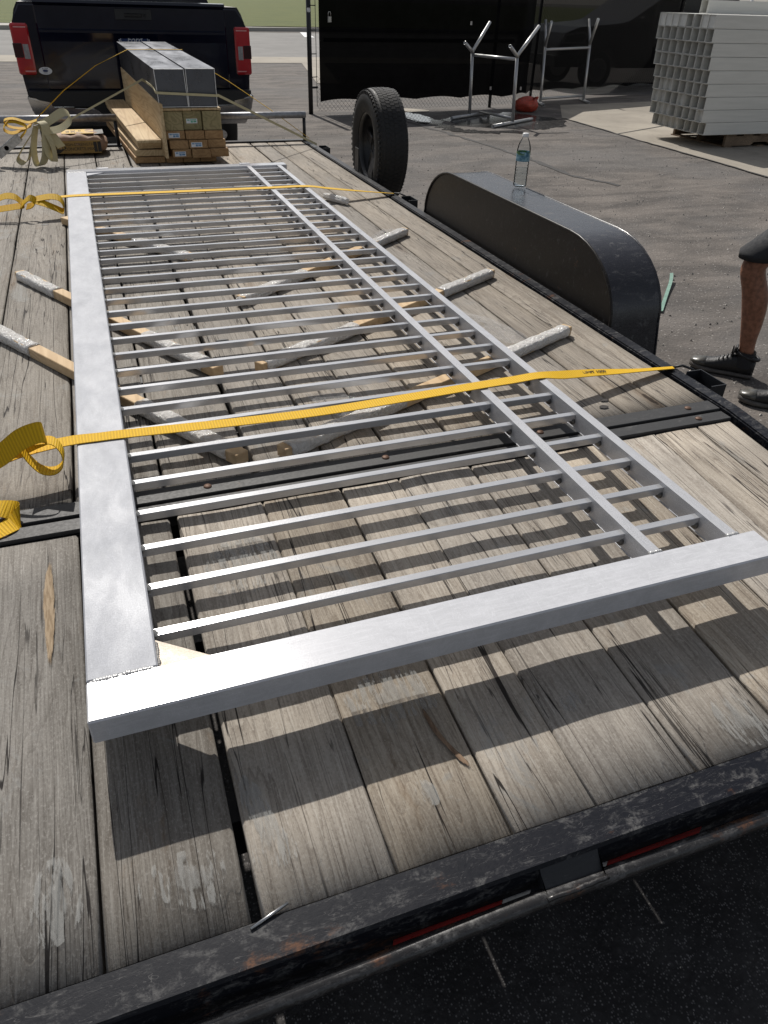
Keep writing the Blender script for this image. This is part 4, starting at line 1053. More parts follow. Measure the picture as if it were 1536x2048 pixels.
obj("lettering", text_bm("HIGH-", .036, basis((-.128,6.41,.6592),(0,1,0),(-1,0,0)), .0003), M['ink'], BG)
obj("lettering", text_bm("CONC", .045, basis((-.090,6.41,.6592),(0,1,0),(-1,0,0)), .0003), M['ink'], BG)
obj("lettering", text_bm("MIX", .030, basis((-.045,6.44,.6592),(0,1,0),(-1,0,0)), .0003), M['ink'], BG)

# ------------------------------------------------------------------ water bottle
bx_, by_, bz_ = 1.948, 3.385, .7875
WB = empty("water_bottle", (bx_,by_,bz_), "clear plastic water bottle with a blue label standing on the fender", "bottle")
prof = [(.0,.004),(.022,.002),(.029,.004),(.0325,.012)]
for k in range(7):
    z = .016+k*.0125; prof += [(.0325,z),(.0318,z+.003),(.0305,z+.006),(.0318,z+.009)]
prof += [(.0325,.108),(.0322,.112),(.0322,.160),(.0325,.165),(.030,.180),(.0245,.197),(.0165,.212),(.0135,.217),(.0135,.222)]
obj("shell", lathe(prof, 28, (bx_,by_,bz_)), M['pet'], WB)
obj("water", lathe([(0,.006)]+[(r_-.0015, z) for (r_, z) in prof[2:] if z < .086]+[(.030,.086),(0,.086)], 24, (bx_,by_,bz_)), M['water'], WB)
obj("label", lathe([(.0328,.117),(.0330,.118),(.0330,.157),(.0328,.158)], 32, (bx_,by_,bz_)), M['label'], WB)
obj("cap", lathe([(.0,.236),(.0135,.236),(.0148,.234),(.0150,.222),(.0150,.220),(.0,.220)], 24, (bx_,by_,bz_)), M['cap_white'], WB)

# ------------------------------------------------------------------ spare tyre
SX, SYc, SZ, SR = 1.872, 5.22, .695, .345
SP = empty("spare_tyre", (SX,SYc,SZ-SR), "black spare tyre standing upright against the right rail of the trailer", "tyre")
pr = [(.205,-.092),(.225,-.102),(.27,-.110),(.305,-.106),(.325,-.096),(.336,-.085),(.342,-.066),(.345,-.03),(.345,.03),(.342,.066),(.336,.085),(.325,.096),(.305,.106),(.27,.110),(.225,.102),(.205,.092),(.20,.06),(.20,-.06),(.205,-.092)]
TY = obj("tyre_casing", lathe(pr, 64, (SX,SYc,SZ), axis='X'), M['rubber'], SP)
bm = bmesh.new()
for k in range(72):
    a = 2*math.pi*k/72; er = V(0,math.cos(a),math.sin(a)); et = V(0,-math.sin(a),math.cos(a))
    for (xo, w, jj, rr) in ((-.074,.027,0,.3345),(-.045,.026,.5,.3405),(-.015,.027,0,.3418),(.016,.027,.5,.3418),(.046,.026,0,.3405),(.075,.027,.5,.3345)):
        a2 = a+jj*2*math.pi/72; er2 = V(0,math.cos(a2),math.sin(a2)); et2 = V(0,-math.sin(a2),math.cos(a2))
        sk = (et2+V(.35 if xo < 0 else -.35,0,0)).normalized()
        obox(V(SX+xo,SYc,SZ)+er2*rr, V(1,0,0), sk, er2, w, .0245, .010, .0, bm)
tr_ = obj("tread", bm, M['rubber'], TY, kind='stuff')
bm = bmesh.new()
for k in range(60):
    a = 2*math.pi*k/60; er = V(0,math.cos(a),math.sin(a)); et = V(0,-math.sin(a),math.cos(a))
    obox(V(SX-.099,SYc,SZ)+er*.320, V(1,0,0), et, er, .012, .017, .022, .002, bm)
obj("shoulder_lugs", bm, M['rubber'], TY, kind='stuff')
for k, ch in enumerate("RADIAL ST"):
    a = R(140-k*7); p = V(SX-.1105, SYc+math.cos(a)*.262, SZ+math.sin(a)*.262)
RM = obj("rim", lathe([(.205,-.088),(.196,-.088),(.190,-.06),(.185,-.01),(.16,.0),(.10,-.02),(.075,-.03),(.045,-.028),(.043,.0),(.0,.0)], 40, (SX,SYc,SZ), axis='X'), M['rim'], SP)
bm = bmesh.new()
for k in range(5):
    a = R(72*k+20); er = V(0,math.cos(a),math.sin(a)); et = V(0,-math.sin(a),math.cos(a))
    obox(V(SX-.028,SYc,SZ)+er*.125, er, et, V(1,0,0), .13, .055, .02, .004, bm)
obj("spokes", bm, M['rim'], RM)

SP.rotation_euler = (0, 0, R(-2))
# ------------------------------------------------------------------ pickup truck
XC, YT = .560, 8.0
PT = empty("pickup_truck", (XC, 10.8, 0), "black pickup truck hitched to the trailer, seen from behind with red tail lamps", "pickup truck")
def sym(poly): return [(XC+x, z) for (x, z) in poly]+[(XC-x, z) for (x, z) in poly[::-1]]
side = [(.86,.62),(.985,.72),(1.000,.90),(1.004,1.10),(1.004,1.26),(.985,1.30),(.965,1.36),(.925,1.420),(.86,1.43)]
bm = prism(sym([(.905,.62),(.985,.72),(.996,.90),(1.000,1.10),(.995,1.26),(.975,1.30),(.955,1.36),(.920,1.415)]), YT+.012, YT+1.95, 'Y')
bmesh.ops.bevel(bm, geom=[e for e in bm.edges if abs(e.verts[0].co.y-e.verts[1].co.y) < .01 and e.verts[0].co.y < YT+.1], offset=.022, segments=3, affect='EDGES')
obj("bed_body", bm, M['paint'], PT)
cab_p = sym([(.93,.55),(1.0,.72),(1.0,1.28),(.985,1.36),(.80,1.90),(.70,1.955)])
bm = prism(cab_p, YT+1.97, YT+4.0, 'Y'); cab = obj("cab", bm, M['paint'], PT)
obj("rear_window", box(XC-.62, XC+.62, YT+1.955, YT+1.966, 1.45, 1.86, .004), M['glass_dark'], cab)
bm = prism([(YT+4.0,.55),(YT+4.0,1.34),(YT+4.4,1.30),(YT+5.45,1.20),(YT+5.6,1.05),(YT+5.62,.55)], XC-.98, XC+.98, 'X'); obj("bonnet", bm, M['paint'], PT)
TG = obj("tailgate", box(XC-.80, XC+.80, YT-.012, YT+.010, .775, 1.405, .010), M['paint'], PT)
bm = prism([(YT-.012,1.40),(YT-.052,1.418),(YT-.048,1.436),(YT+.03,1.440),(YT+.03,1.40)], XC-.795, XC+.795, 'X'); obj("spoiler_lip", bm, M['paint'], TG)
bm = prism(sym([(.62,1.215),(.70,1.255),(.78,1.262),(.78,1.272),(.69,1.266),(.61,1.226)]) if False else [(YT-.012,1.235),(YT-.030,1.222),(YT-.030,1.205),(YT-.012,1.14)], XC-.79, XC+.79, 'X')
obj("crease_panel", bm, M['paint'], TG)
HB = obj("handle_recess", box(XC-.150, XC+.155, YT-.019, YT-.0115, 1.305, 1.385, .003), M['trim'], TG)
obj("handle", box(XC-.075, XC+.075, YT-.028, YT-.0195, 1.325, 1.352, .004), M['paint2'], HB)
obj("camera_eye", lathe([(0,-.030),(.011,-.029),(.014,-.0195)], 14, (YT,0,0), axis='X') if False else box(XC+.088, XC+.112, YT-.027, YT-.0195, 1.328, 1.352, .006), M['trim'], HB)
def oval(cx, cz, rx_, rz_, y, th, n=40):
    return prism([(cx+rx_*math.cos(2*math.pi*k/n), cz+rz_*math.sin(2*math.pi*k/n)) for k in range(n)], y-th, y, 'Y')
EM = obj("emblem", oval(XC-.018, 1.158, .132, .054, YT-.0121, .006), M['silver'], TG)
obj("emblem_field", oval(XC-.018, 1.158, .124, .047, YT-.0183, .0012), M['blue'], EM)
obj("emblem_script", text_bm("Ford", .066, basis((XC-.018,YT-.0202,1.158),(1,0,0),(0,0,1)), .0006, 'CENTER', .35), M['silver'], EM)
bm = bmesh.new(); n = 40
for k in range(n):
    a, b = 2*math.pi*k/n, 2*math.pi*(k+1)/n
    q = [(XC-.018+rx_*math.cos(t), YT-.0197, 1.158+rz_*math.sin(t)) for (rx_, rz_, t) in ((.118,.0425,a),(.118,.0425,b),(.113,.039,b),(.113,.039,a))]
    bm.faces.new([bm.verts.new(p) for p in q])
obj("emblem_ring", bm, M['silver'], EM)
ST = obj("dealer_sticker", oval(-.240, .922, .054, .029, YT-.0121, .001), M['white'], TG)
obj("sticker_oval", oval(-.240, .922, .022, .009, YT-.0132, .0005), M['blue'], ST)
obj("sticker_lettering", text_bm("ELDER", .017, basis((-.240,YT-.0138,.938),(1,0,0),(0,0,1)), .0003), M['blue'], ST)
obj("sticker_lettering", text_bm("FORD", .013, basis((-.240,YT-.0138,.9055),(1,0,0),(0,0,1)), .0003), M['blue'], ST)
for s_ in (-1, 1):
    def X(u): return XC+s_*u
    def pbox(nm, u0, u1, y0, y1, z0, z1, mat, par, bev=.004):
        a, b = sorted((X(u0), X(u1))); return obj(nm, box(a, b, y0, y1, z0, z1, bev), mat, par)
    tl = pbox("tail_lamp", .872, 1.012, YT-.022, YT+.25, .892, 1.268, M['lens_red'], PT, .012)
    pbox("lamp_strip", .888, .985, YT-.0245, YT-.0215, 1.236, 1.245, M['lens_pink'], tl, 0)
    pbox("lamp_strip", .878, .960, YT-.0245, YT-.0215, .916, .924, M['lens_pink'], tl, 0)
    pbox("dark_lens", .945, 1.017, YT-.026, YT+.2, 1.020, 1.125, M['lens_dark'], tl, .003)
    rv = pbox("reverse_lens", .895, .940, YT-.0255, YT-.0215, 1.010, 1.118, M['lens_clear'], tl, .002)
    pbox("lamp_frame", .885, .898, YT-.0247, YT-.0215, 1.13, 1.225, M['lens_pink'], tl, 0) if False else None
    bm = prism([(X(.80),.70),(X(.985),.735),(X(.99),.73),(X(.965),.62),(X(.90),.50),(X(.34),.50),(X(.40),.62),(X(.44),.645),(X(.80),.645)], YT-.135, YT-.02, 'Y')
    bmesh.ops.bevel(bm, geom=list(bm.edges), offset=.008, segments=2, affect='EDGES'); obj("chrome_bumper", bm, M['chrome'], PT)
    w_ = obj("wheel", lathe([(.15,-.13),(.22,-.135),(.36,-.135),(.395,-.11),(.405,-.04),(.405,.04),(.395,.11),(.36,.135),(.22,.135),(.15,.12),(0,.06)], 36, (X(.86),YT+1.25,.405), axis='X'), M['rubber'], PT)
    w_ = obj("wheel", lathe([(.15,-.13),(.22,-.135),(.36,-.135),(.395,-.11),(.405,-.04),(.405,.04),(.395,.11),(.36,.135),(.22,.135),(.15,.12),(0,.06)], 36, (X(.86),YT+4.95,.405), axis='X'), M['rubber'], PT)
obj("bumper_pad", prism(sym([(.44,.60),(.46,.655),(.80,.66),(.97,.748),(.97,.775),(.86,.775)]), YT-.128, YT+.0, 'Y'), M['trim'], PT)
obj("underbody", box(XC-.75, XC+.75, YT+.3, YT+4.5, .35, .62), M['trim'], PT)
obj("exhaust_pipe", tube([(XC+.62,YT+1.6,.42),(XC+.66,YT+.2,.40),(XC+.70,YT+.02,.385)], .038, 14), M['steel_bare'], PT)
obj("hitch_receiver", box(XC-.05, XC+.05, YT-.22, YT+.3, .42, .50, .005), M['trim'], PT)

# ------------------------------------------------------------------ fence with windscreen
F0 = V(3.36,12.55,0); FD = V(1,.14,0).normalized(); FN = V(.14,-1,0).normalized()   # FN points to the camera side
FE2 = empty("chain_link_fence", F0+FD*4, "black chain link fence hung with dark windscreen cloth behind the pipe racks", "fence")
FP = [V(3.36,12.55,0), V(7.2,13.09,0), V(8.0,13.92,0), V(12.2,15.3,0)]
def fpt(s, z, o=0):
    for i, (a_, b_) in enumerate(zip(FP, FP[1:])):
        L_ = (b_-a_).length
        if s <= L_ or i == len(FP)-2:
            d_ = (b_-a_)/L_; return a_+d_*s+V(d_.y,-d_.x,0)*o+V(0,0,z)
        s -= L_
FHT = 1.83
for s_ in (0.0, 3.37, 5.03, 9.3): 
    p_ = obj("fence_post", tube([fpt(s_,0),fpt(s_,FHT+.03)], .036 if s_ == 0 else .027, 12), M['fence'], FE2)
obj("top_rail", tube([fpt(q_,FHT) for q_ in (0,3.87,5.03,9.4)], .021, 10), M['fence'], FE2)
obj("hinge_band", tube([fpt(-.03,.36,0),fpt(.12,.36,0)], .016, 8), M['fence'], FE2)
obj("tension_bar", box(3.46,3.468,12.55,12.556,.10,FHT), M['fence'], FE2)
for z in (.5,.8,1.1,1.4): obj("tension_band", tube([fpt(0,z,.04),fpt(.11,z,.01)], .007, 6), M['fence'], FE2)
obj("post_cap_tag", lathe([(0,0),(.030,0),(.030,.006),(0,.006)], 16, (0,0,0)) if False else obox(fpt(-.012,1.345,.038), FD, FN, V(0,0,1), .05,.006,.055,.01), M['white'], FE2)
# chain link wire: zigzag wires
bm = bmesh.new(); sp = .068; rows_ = int(FHT/sp*2); n = 0
sW = .12
while sW < 9.4:
    for ph in (0, 1):
        pts_ = []
        for k in range(rows_+1):
            z = .03+k*sp/2
            if z > FHT-.02: break
            if sW < 6.6 and .42 < z < 1.70: 
                if pts_ and len(pts_) > 1:
                    pass
            off = (k+ph) % 2
            pts_.append((sW+ph*sp/2+((k % 2) if ph == 0 else 1-(k % 2))*sp/2, z, off))
        for (a, b) in zip(pts_, pts_[1:]):
            if sW < 4.2 and a[1] > .5: continue
            p, q = fpt(a[0], a[1], -.004+.004*(a[2])), fpt(b[0], b[1], -.004+.004*b[2])
            d_ = (q-p).normalized(); s1 = d_.cross(FN).normalized()*.0021; u1 = FN*.0021
            va = [bm.verts.new(p+s1), bm.verts.new(p-s1*.5+u1), bm.verts.new(p-s1*.5-u1)]; vb = [bm.verts.new(v.co+(q-p)) for v in va]
            for k in range(3): bm.faces.new((va[k], va[(k+1)%3], vb[(k+1)%3], vb[k]))
    sW += sp
obj("wire_mesh", bm, M['wire'], FE2, kind='stuff', nrm=False)
def cloth(s0, s1, zb, mat, off, seed, name="windscreen_cloth"):
    bm = bmesh.new(); n = int((s1-s0)/.06); mz = 14; g = {}
    for i in range(n+1):
        s_ = s0+(s1-s0)*i/n
        z0 = zb + .035*abs(math.sin((s_-s0)*math.pi/.86)) + .01*mnoise.noise(Vector((s_*2,seed,0)))
        for j in range(mz+1):
            z = z0+(FHT-.02-z0)*j/mz; o_ = off+.022*mnoise.noise(Vector((s_*1.6, z*1.3, seed)))*(1-abs(2*j/mz-1)**2)+ (.006*math.sin(s_*9) if j < 2 else 0)
            g[i,j] = bm.verts.new(fpt(s_, z, o_))
    for i in range(n):
        for j in range(mz): bm.faces.new((g[i,j], g[i+1,j], g[i+1,j+1], g[i,j+1])).smooth = True
    c = obj(name, bm, mat, FE2)
    return c
cl = cloth(.14, 4.47, .165, M['screen'], .05, 1); cl2 = cloth(4.45, 9.35, .15, M['screen_thin'], .05, 2)
for z in (.98,): obj("seam_band", obox(fpt(1.95,z,.078), FD, FN, V(0,0,1), 3.5,.004,.05), M['screen'], cl)
for (s_, z) in ((2.8,1.22),(3.3,.30),(3.95,.28)): obj("zip_tie_tag", obox(fpt(s_,z,.085), FD, FN, V(0,0,1), .035,.003,.05), M['lens_clear'], cl)
PL = empty("padlock", fpt(.29,1.22,.09), "small pale padlock hanging on the black windscreen near the gate post", "padlock")
obj("lock_body", obox(fpt(.29,1.235,.10), FD, FN, V(0,0,1), .062,.022,.075,.006), M['brass'], PL)
obj("shackle", tube([fpt(.27,1.27,.10),fpt(.27,1.31,.10),fpt(.28,1.33,.10),fpt(.30,1.33,.10),fpt(.31,1.31,.10),fpt(.31,1.27,.10)], .006, 8), M['brass'], PL)
obj("gate_frame_post", tube([(12.9,14.2,0),(12.9,14.2,2.2)], .03, 10), M['white'], None, "slim white post standing beyond the stack of white tubes", "post")

# ------------------------------------------------------------------ car behind the fence
CX, CY = 12.6, 16.6
PC = empty("parked_car", (CX,CY,0), "black car parked behind the thin part of the windscreen fence", "car")
def cpoly(pts): return [(CX+x, z) for (x, z) in pts]
body = [(-3.0,.42),(-3.08,.60),(-3.05,.85),(-2.95,1.02),(-2.6,1.13),(-1.7,1.20),(-1.45,1.24),(-.6,1.72),(1.1,1.76),(2.2,1.30),(2.5,1.22),(2.55,.45),(1.95,.42),(1.9,.60),(1.7,.78),(1.4,.80),(1.1,.70),(1.0,.42),(-1.55,.40),(-1.60,.60),(-1.78,.80),(-2.05,.86),(-2.32,.78),(-2.48,.6),(-2.52,.42)]
bm = prism(cpoly(body), CY-.92, CY+.92, 'Y'); f_ = [f for f in bm.faces if len(f.verts) > 10]; bmesh.ops.triangulate(bm, faces=f_)
obj("body", bm, M['paint2'], PC)
obj("side_window", prism(cpoly([(-1.28,1.26),(-.55,1.66),(1.0,1.69),(1.75,1.32)]), CY-.926, CY-.921, 'Y'), M['glass_dark'], PC)
hl = obj("headlamp", prism(cpoly([(-3.02,.84),(-2.97,1.0),(-2.5,1.06),(-2.40,.98),(-2.46,.84)]), CY-.945, CY-.918, 'Y'), M['lens_clear'], PC)
obj("lamp_bezel", prism(cpoly([(-2.95,.87),(-2.92,.97),(-2.52,1.02),(-2.46,.97),(-2.50,.87)]), CY-.955, CY-.946, 'Y'), M['trim'], hl)
obj("front_bumper", prism(cpoly([(-3.12,.42),(-3.14,.62),(-2.62,.66),(-2.55,.42)]), CY-.945, CY+.945, 'Y'), M['trim'], PC)
for xw in (-2.03, 1.45):
    for yw in (CY-.80, CY+.80):
        def wl(dy, prof): 
            b_ = lathe(prof, 30, (0,0,0), axis='X'); bmesh.ops.rotate(b_, verts=b_.verts, cent=(0,0,0), matrix=Matrix.Rotation(R(90),3,'Z')); bmesh.ops.translate(b_, verts=b_.verts, vec=(CX+xw,yw,.36)); return b_
        w_ = obj("wheel", wl(0, [(.0,-.10),(.22,-.11),(.33,-.115),(.355,-.09),(.36,0),(.355,.09),(.33,.115),(.22,.11),(0,.10)]), M['rubber'], PC)
        obj("wheel_rim", wl(0, [(0,-.128),(.05,-.128),(.07,-.118),(.19,-.118),(.22,-.125),(.225,-.112)]), M['steel_bare'], w_)
obj("door_mirror", obox(V(CX-1.15,CY-1.02,1.27), V(1,0,0), V(0,1,0), V(0,0,1), .14,.2,.14,.03), M['paint2'], PC)
obj("door_seam", box(CX-1.02, CX-1.012, CY-.9225, CY-.919, .48, 1.24), M['ink'], PC)

# ------------------------------------------------------------------ pipe racks
def rack(name_label, L_, R_, up_bar, low_bar, r_=.024):
    E_ = empty("pipe_rack", (Vector(L_['base'])+Vector(R_['base']))/2, name_label, "pipe rack", "Y-topped pipe racks by the fence")
    for q in (L_, R_):
        lg = obj("upright", tube([q['base'], q['j']], r_, 12), M['alu_tube'], E_)
        obj("arm", pipe(q['j'], q['t1'], r_, .004), M['alu_tube'], E_); obj("arm", pipe(q['j'], q['t2'], r_, .004), M['alu_tube'], E_)
        obj("foot", pipe(q['f0'], q['f1'], r_, .004), M['alu_tube'], E_)
        obj("weld_collar", tube([Vector(q['j'])-V(0,0,.02), Vector(q['j'])+V(0,0,.02)], r_*1.15, 12), M['weld'], E_)
    obj("cross_tube", tube(up_bar, r_*.85, 12), M['alu_tube'], E_); obj("cross_tube", tube(low_bar, r_*.85, 12), M['alu_tube'], E_)
rack("bare aluminium pipe rack standing nearer the trailer, its arms tilted to the right",
     dict(base=(5.785,11.90,.025), j=(5.725,11.86,.885), t1=(5.53,11.732,1.005), t2=(6.099,12.104,1.255), f0=(5.34,11.605,.026), f1=(6.24,12.195,.026)),
     dict(base=(6.09,11.03,.025), j=(6.02,10.985,.885), t1=(5.815,10.852,1.012), t2=(6.493,11.294,1.240), f0=(5.60,10.71,.026), f1=(6.62,11.375,.026)),
     [(5.735,11.84,.845),(6.03,11.0,.845)], [(6.05,12.05,.06),(6.10,11.05,.08)])
rack("bare aluminium pipe rack standing farther back against the fence, beyond the red bag",
     dict(base=(7.88,13.32,.025), j=(7.95,13.52,.895), t1=(8.04,13.78,1.27), t2=(7.87,13.28,1.26), f0=(7.757,12.98,.026), f1=(8.0,13.64,.026)),
     dict(base=(8.98,13.61,.025), j=(9.05,13.80,.925), t1=(9.17,14.14,1.29), t2=(8.945,13.50,1.31), f0=(8.862,13.24,.026), f1=(9.10,13.92,.026)),
     [(7.955,13.50,.84),(9.045,13.78,.865)], [(7.89,13.35,.09),(8.99,13.64,.10)])

# red bag
bm = bmesh.new(); bmesh.ops.create_icosphere(bm, subdivisions=4, radius=1)
for v in bm.verts:
    n_ = 1+.10*mnoise.noise(v.co*1.7)+.05*mnoise.noise(v.co*5); a_ = math.atan2(v.co.y, v.co.x)
    v.co = Vector((7.09+v.co.x*.215*n_, 12.42+v.co.y*.17*n_, max(.004, .105+v.co.z*.125*n_*(1+.04*math.sin(a_*9)))))
for f in bm.faces: f.smooth = True
RBG = empty("red_bag", (7.09,12.42,0), "lumpy red bag lying on the ground between the two pipe racks", "bag")
obj("bag_body", bm, M['redbag'], RBG)
obj("tied_neck", tube([(7.14,12.30,.20),(7.16,12.27,.225),(7.18,12.24,.215)], .03, 8, None, True, [.02,.012,.03]), M['redbag'], RBG)

# ------------------------------------------------------------------ stack of vinyl posts on a pallet
SXX, SYY, SZZ = 7.50, 8.56, .165
TW, TH = .1355, .1445
ords = ["leftmost", "second from left", "third from left", "fourth from left", "fifth from left", "sixth from left", "seventh from left", "rightmost"]
rws = ["top", "second", "third", "fourth", "fifth", "sixth", "seventh", "eighth", "bottom"]
def vinyl_bm(w, h, L_, wall=.006):
    bm = bmesh.new()
    def ring(x, ww, hh): return [bm.verts.new((x, -ww/2, -hh/2)), bm.verts.new((x, ww/2, -hh/2)), bm.verts.new((x, ww/2, hh/2)), bm.verts.new((x, -ww/2, hh/2))]
    rg = [ring(L_, w-2*wall, h-2*wall), ring(0, w-2*wall, h-2*wall), ring(0, w, h), ring(L_, w, h)]
    for a, b in zip(rg, rg[1:]+rg[:1]):
        for k in range(4): bm.faces.new((a[k], a[(k+1)%4], b[(k+1)%4], b[k]))
    bmesh.ops.recalc_face_normals(bm, faces=bm.faces)
    es = [e for e in bm.edges if abs((e.verts[0].co-e.verts[1].co).x) > .5]
    bmesh.ops.bevel(bm, geom=es, offset=.004, segments=2, affect='EDGES'); return bm
bm = vinyl_bm(TW-.003, TH-.003, 3.6); vm = bpy.data.meshes.new("vinyl_post"); bm.to_mesh(vm); bm.free(); vm.materials.append(M['vinyl'])
bm = bmesh.new(); bx(bm, 0, .003, -(TW-.018)/2, (TW-.018)/2, -(TH-.018)/2, (TH-.018)/2); vc = bpy.data.meshes.new("lit_end_plate"); bm.to_mesh(vc); bm.free(); vc.materials.append(M['vinyl'])
rs = random.Random(11)
light = {(8,0),(8,1),(8,2),(8,3),(8,6),(8,7),(2,0),(2,1),(2,4),(1,1),(1,2),(1,7),(0,1),(0,2),(0,3),(3,1),(3,2)}  # ends given added pale plates that stand in for light passing through
for r_ in range(9):
    dx = -.019*r_+rs.uniform(-.012,.012)+(.05 if r_ == 0 else 0); gap_at = rs.choice((3,4,6))
    for c_ in range(8):
        o = bpy.data.objects.new("vinyl_post", vm); COL.objects.link(o)
        yy_ = SYY+(c_+.5)*TW + (.008 if c_ >= gap_at else 0)+.004*r_
        o.location = (SXX+dx+rs.uniform(-.006,.006), yy_, SZZ+(r_+.5)*TH)
        tag(o, "white vinyl post tube, %s in the %s row of the pallet stack" % (ords[7-c_], rws[8-r_]), "vinyl post", "white vinyl posts stacked on the pallet")
        if (r_, 7-c_) in light:
            e_ = bpy.data.objects.new("lit_end_plate", vc); COL.objects.link(e_); e_.parent = o; e_.location = (.012 if r_ == 8 else .05, 0, 0)
o = bpy.data.objects.new("vinyl_post", vm); COL.objects.link(o); o.location = (SXX+.10, SYY+4.5*TW, SZZ+9.5*TH+.002)
tag(o, "single white vinyl post tube lying on top of the pallet stack", "vinyl post", "white vinyl posts stacked on the pallet")
PA = empty("wooden_pallet", (9.0,9.2,0), "dark worn wooden pallet under the stack of white vinyl posts", "pallet")
for k in range(9): obj("deck_board", box(7.98+k*.28, 8.14+k*.28, 8.60, 9.72, .139, .162, .003), M['pallet'], PA)
for y in (8.63, 9.14, 9.66):
    obj("stringer", prism([(7.98,.022),(7.98,.137),(10.38,.137),(10.38,.022),(10.0,.022),(9.95,.06),(9.72,.06),(9.67,.022),(8.75,.022),(8.70,.06),(8.47,.06),(8.42,.022)], y-.02, y+.02, 'Y'), M['pallet'], PA)
for k in range(5): obj("bottom_board", box(7.98+k*.56, 8.10+k*.56, 8.60, 9.72, .003, .020, .002), M['pallet'], PA)

# mint green strap end behind the fender
bm = ribbon([(3.10,3.50,.012),(3.22,3.63,.014),(3.36,3.78,.018),(3.50,3.93,.03),(3.57,4.02,.05)], [V(.7,-.7,.1)]*5, .022, .003, 8)
obj("strap_end", bm, M['hose'], None, "pale mint green strap end curling up from the pavement behind the fender", "strap end")

# ------------------------------------------------------------------ person at the right edge
PE = empty("person", (3.0,2.45,0), "person in dark shorts and worn black trainers stepping beside the trailer fender", "person")
def skin_mesh(verts, edges, rad, root, lv=2):
    me = bpy.data.meshes.new("sk"); me.from_pydata([tuple(v) for v in verts], edges, [])
    o = bpy.data.objects.new("sk", me); COL.objects.link(o)
    o.modifiers.new("s", 'SKIN'); sm = o.modifiers.new("u", 'SUBSURF'); sm.levels = lv; sm.render_levels = lv
    for i, r_ in enumerate(rad):
        me.skin_vertices[0].data[i].radius = r_ if isinstance(r_, tuple) else (r_, r_)
    me.skin_vertices[0].data[root].use_root = True
    dg = bpy.context.evaluated_depsgraph_get(); out = bpy.data.meshes.new_from_object(o.evaluated_get(dg))
    bpy.data.objects.remove(o); bpy.data.meshes.remove(me); bm = bmesh.new(); bm.from_mesh(out); bpy.data.meshes.remove(out)
    for f in bm.faces: f.smooth = True
    return bm
# facing direction (towards the far left), left/right axis
FDIR = V(-.67,.74,0).normalized(); FSIDE = V(.74,.67,0).normalized()     # FSIDE: the person's right hand side
ank1 = V(2.915,2.615,.115); knee1 = V(2.842,2.665,.525); hip = V(3.10,2.52,.93)
ank2 = V(2.882,2.222,.095); knee2 = V(3.01,2.375,.50)
vs, es, rd = [], [], []
def vadd(p, r_, par=None):
    vs.append(Vector(p)); rd.append(r_); i = len(vs)-1
    if par is not None: es.append((par, i))
    return i
pel = vadd(hip, .13)
for (hs, kn_, an_) in ((.085, knee1, ank1), (-.085, knee2, ank2)):
    h_ = vadd(hip-FSIDE*(-hs)*(-1 if hs > 0 else -1)-V(0,0,.04), .095, pel)
    t1_ = vadd(vs[h_].lerp(kn_, .5), .078, h_); k0 = vadd(kn_+V(0,0,.05), .060, t1_); k1 = vadd(kn_+FDIR*.008, .063, k0); k2 = vadd(kn_.lerp(an_, .14)-FDIR*.006, .057, k1)
    c1 = vadd(kn_.lerp(an_, .32)-FDIR*.020, .066, k2); c2 = vadd(kn_.lerp(an_, .58)-FDIR*.014, .054, c1); a0 = vadd(kn_.lerp(an_, .85), .039, c2); a1 = vadd(an_, .036, a0); a2 = vadd(an_-V(0,0,.05), .036, a1)
    vadd(an_+FDIR*.10-V(0,0,.075), .030, a2)
w_ = vadd(hip+V(0,0,.22), .125, pel); ch = vadd(hip+V(0,0,.40)+FDIR*.01, .15, w_); nk = vadd(hip+V(0,0,.56), .062, ch); hd0 = vadd(hip+V(0,0,.64)+FDIR*.01, .075, nk); hd1 = vadd(hip+V(0,0,.74)+FDIR*.015, .088, hd0); vadd(hip+V(0,0,.81)+FDIR*.01, .06, hd1)
for s_ in (1, -1):
    sh = vadd(hip+FSIDE*s_*.19+V(0,0,.47), .058, ch); el = vadd(hip+FSIDE*s_*.25+V(0,0,.20)-FDIR*.04, .042, sh); wr = vadd(hip+FSIDE*s_*.25+V(0,0,-.02)+FDIR*.06, .028, el); pm = vadd(hip+FSIDE*s_*.245+V(0,0,-.10)+FDIR*.085, (.026,.018), wr)
    for f_i in range(4):
        b_ = vs[pm]+FDIR*(.028-.019*f_i)-V(0,0,.03); f1 = vadd(b_, .0092, pm); f2 = vadd(b_-V(0,0,.035-.004*abs(f_i-1))+FDIR*.004, .0082, f1); vadd(b_-V(0,0,.065-.006*abs(f_i-1))-FDIR*.004, .007, f2)
    th_ = vadd(vs[wr]+FDIR*.045-V(0,0,.05), .0105, wr); vadd(vs[wr]+FDIR*.06-V(0,0,.09), .009, th_)
obj("body", skin_mesh(vs, es, rd, pel), M['skin'], PE)
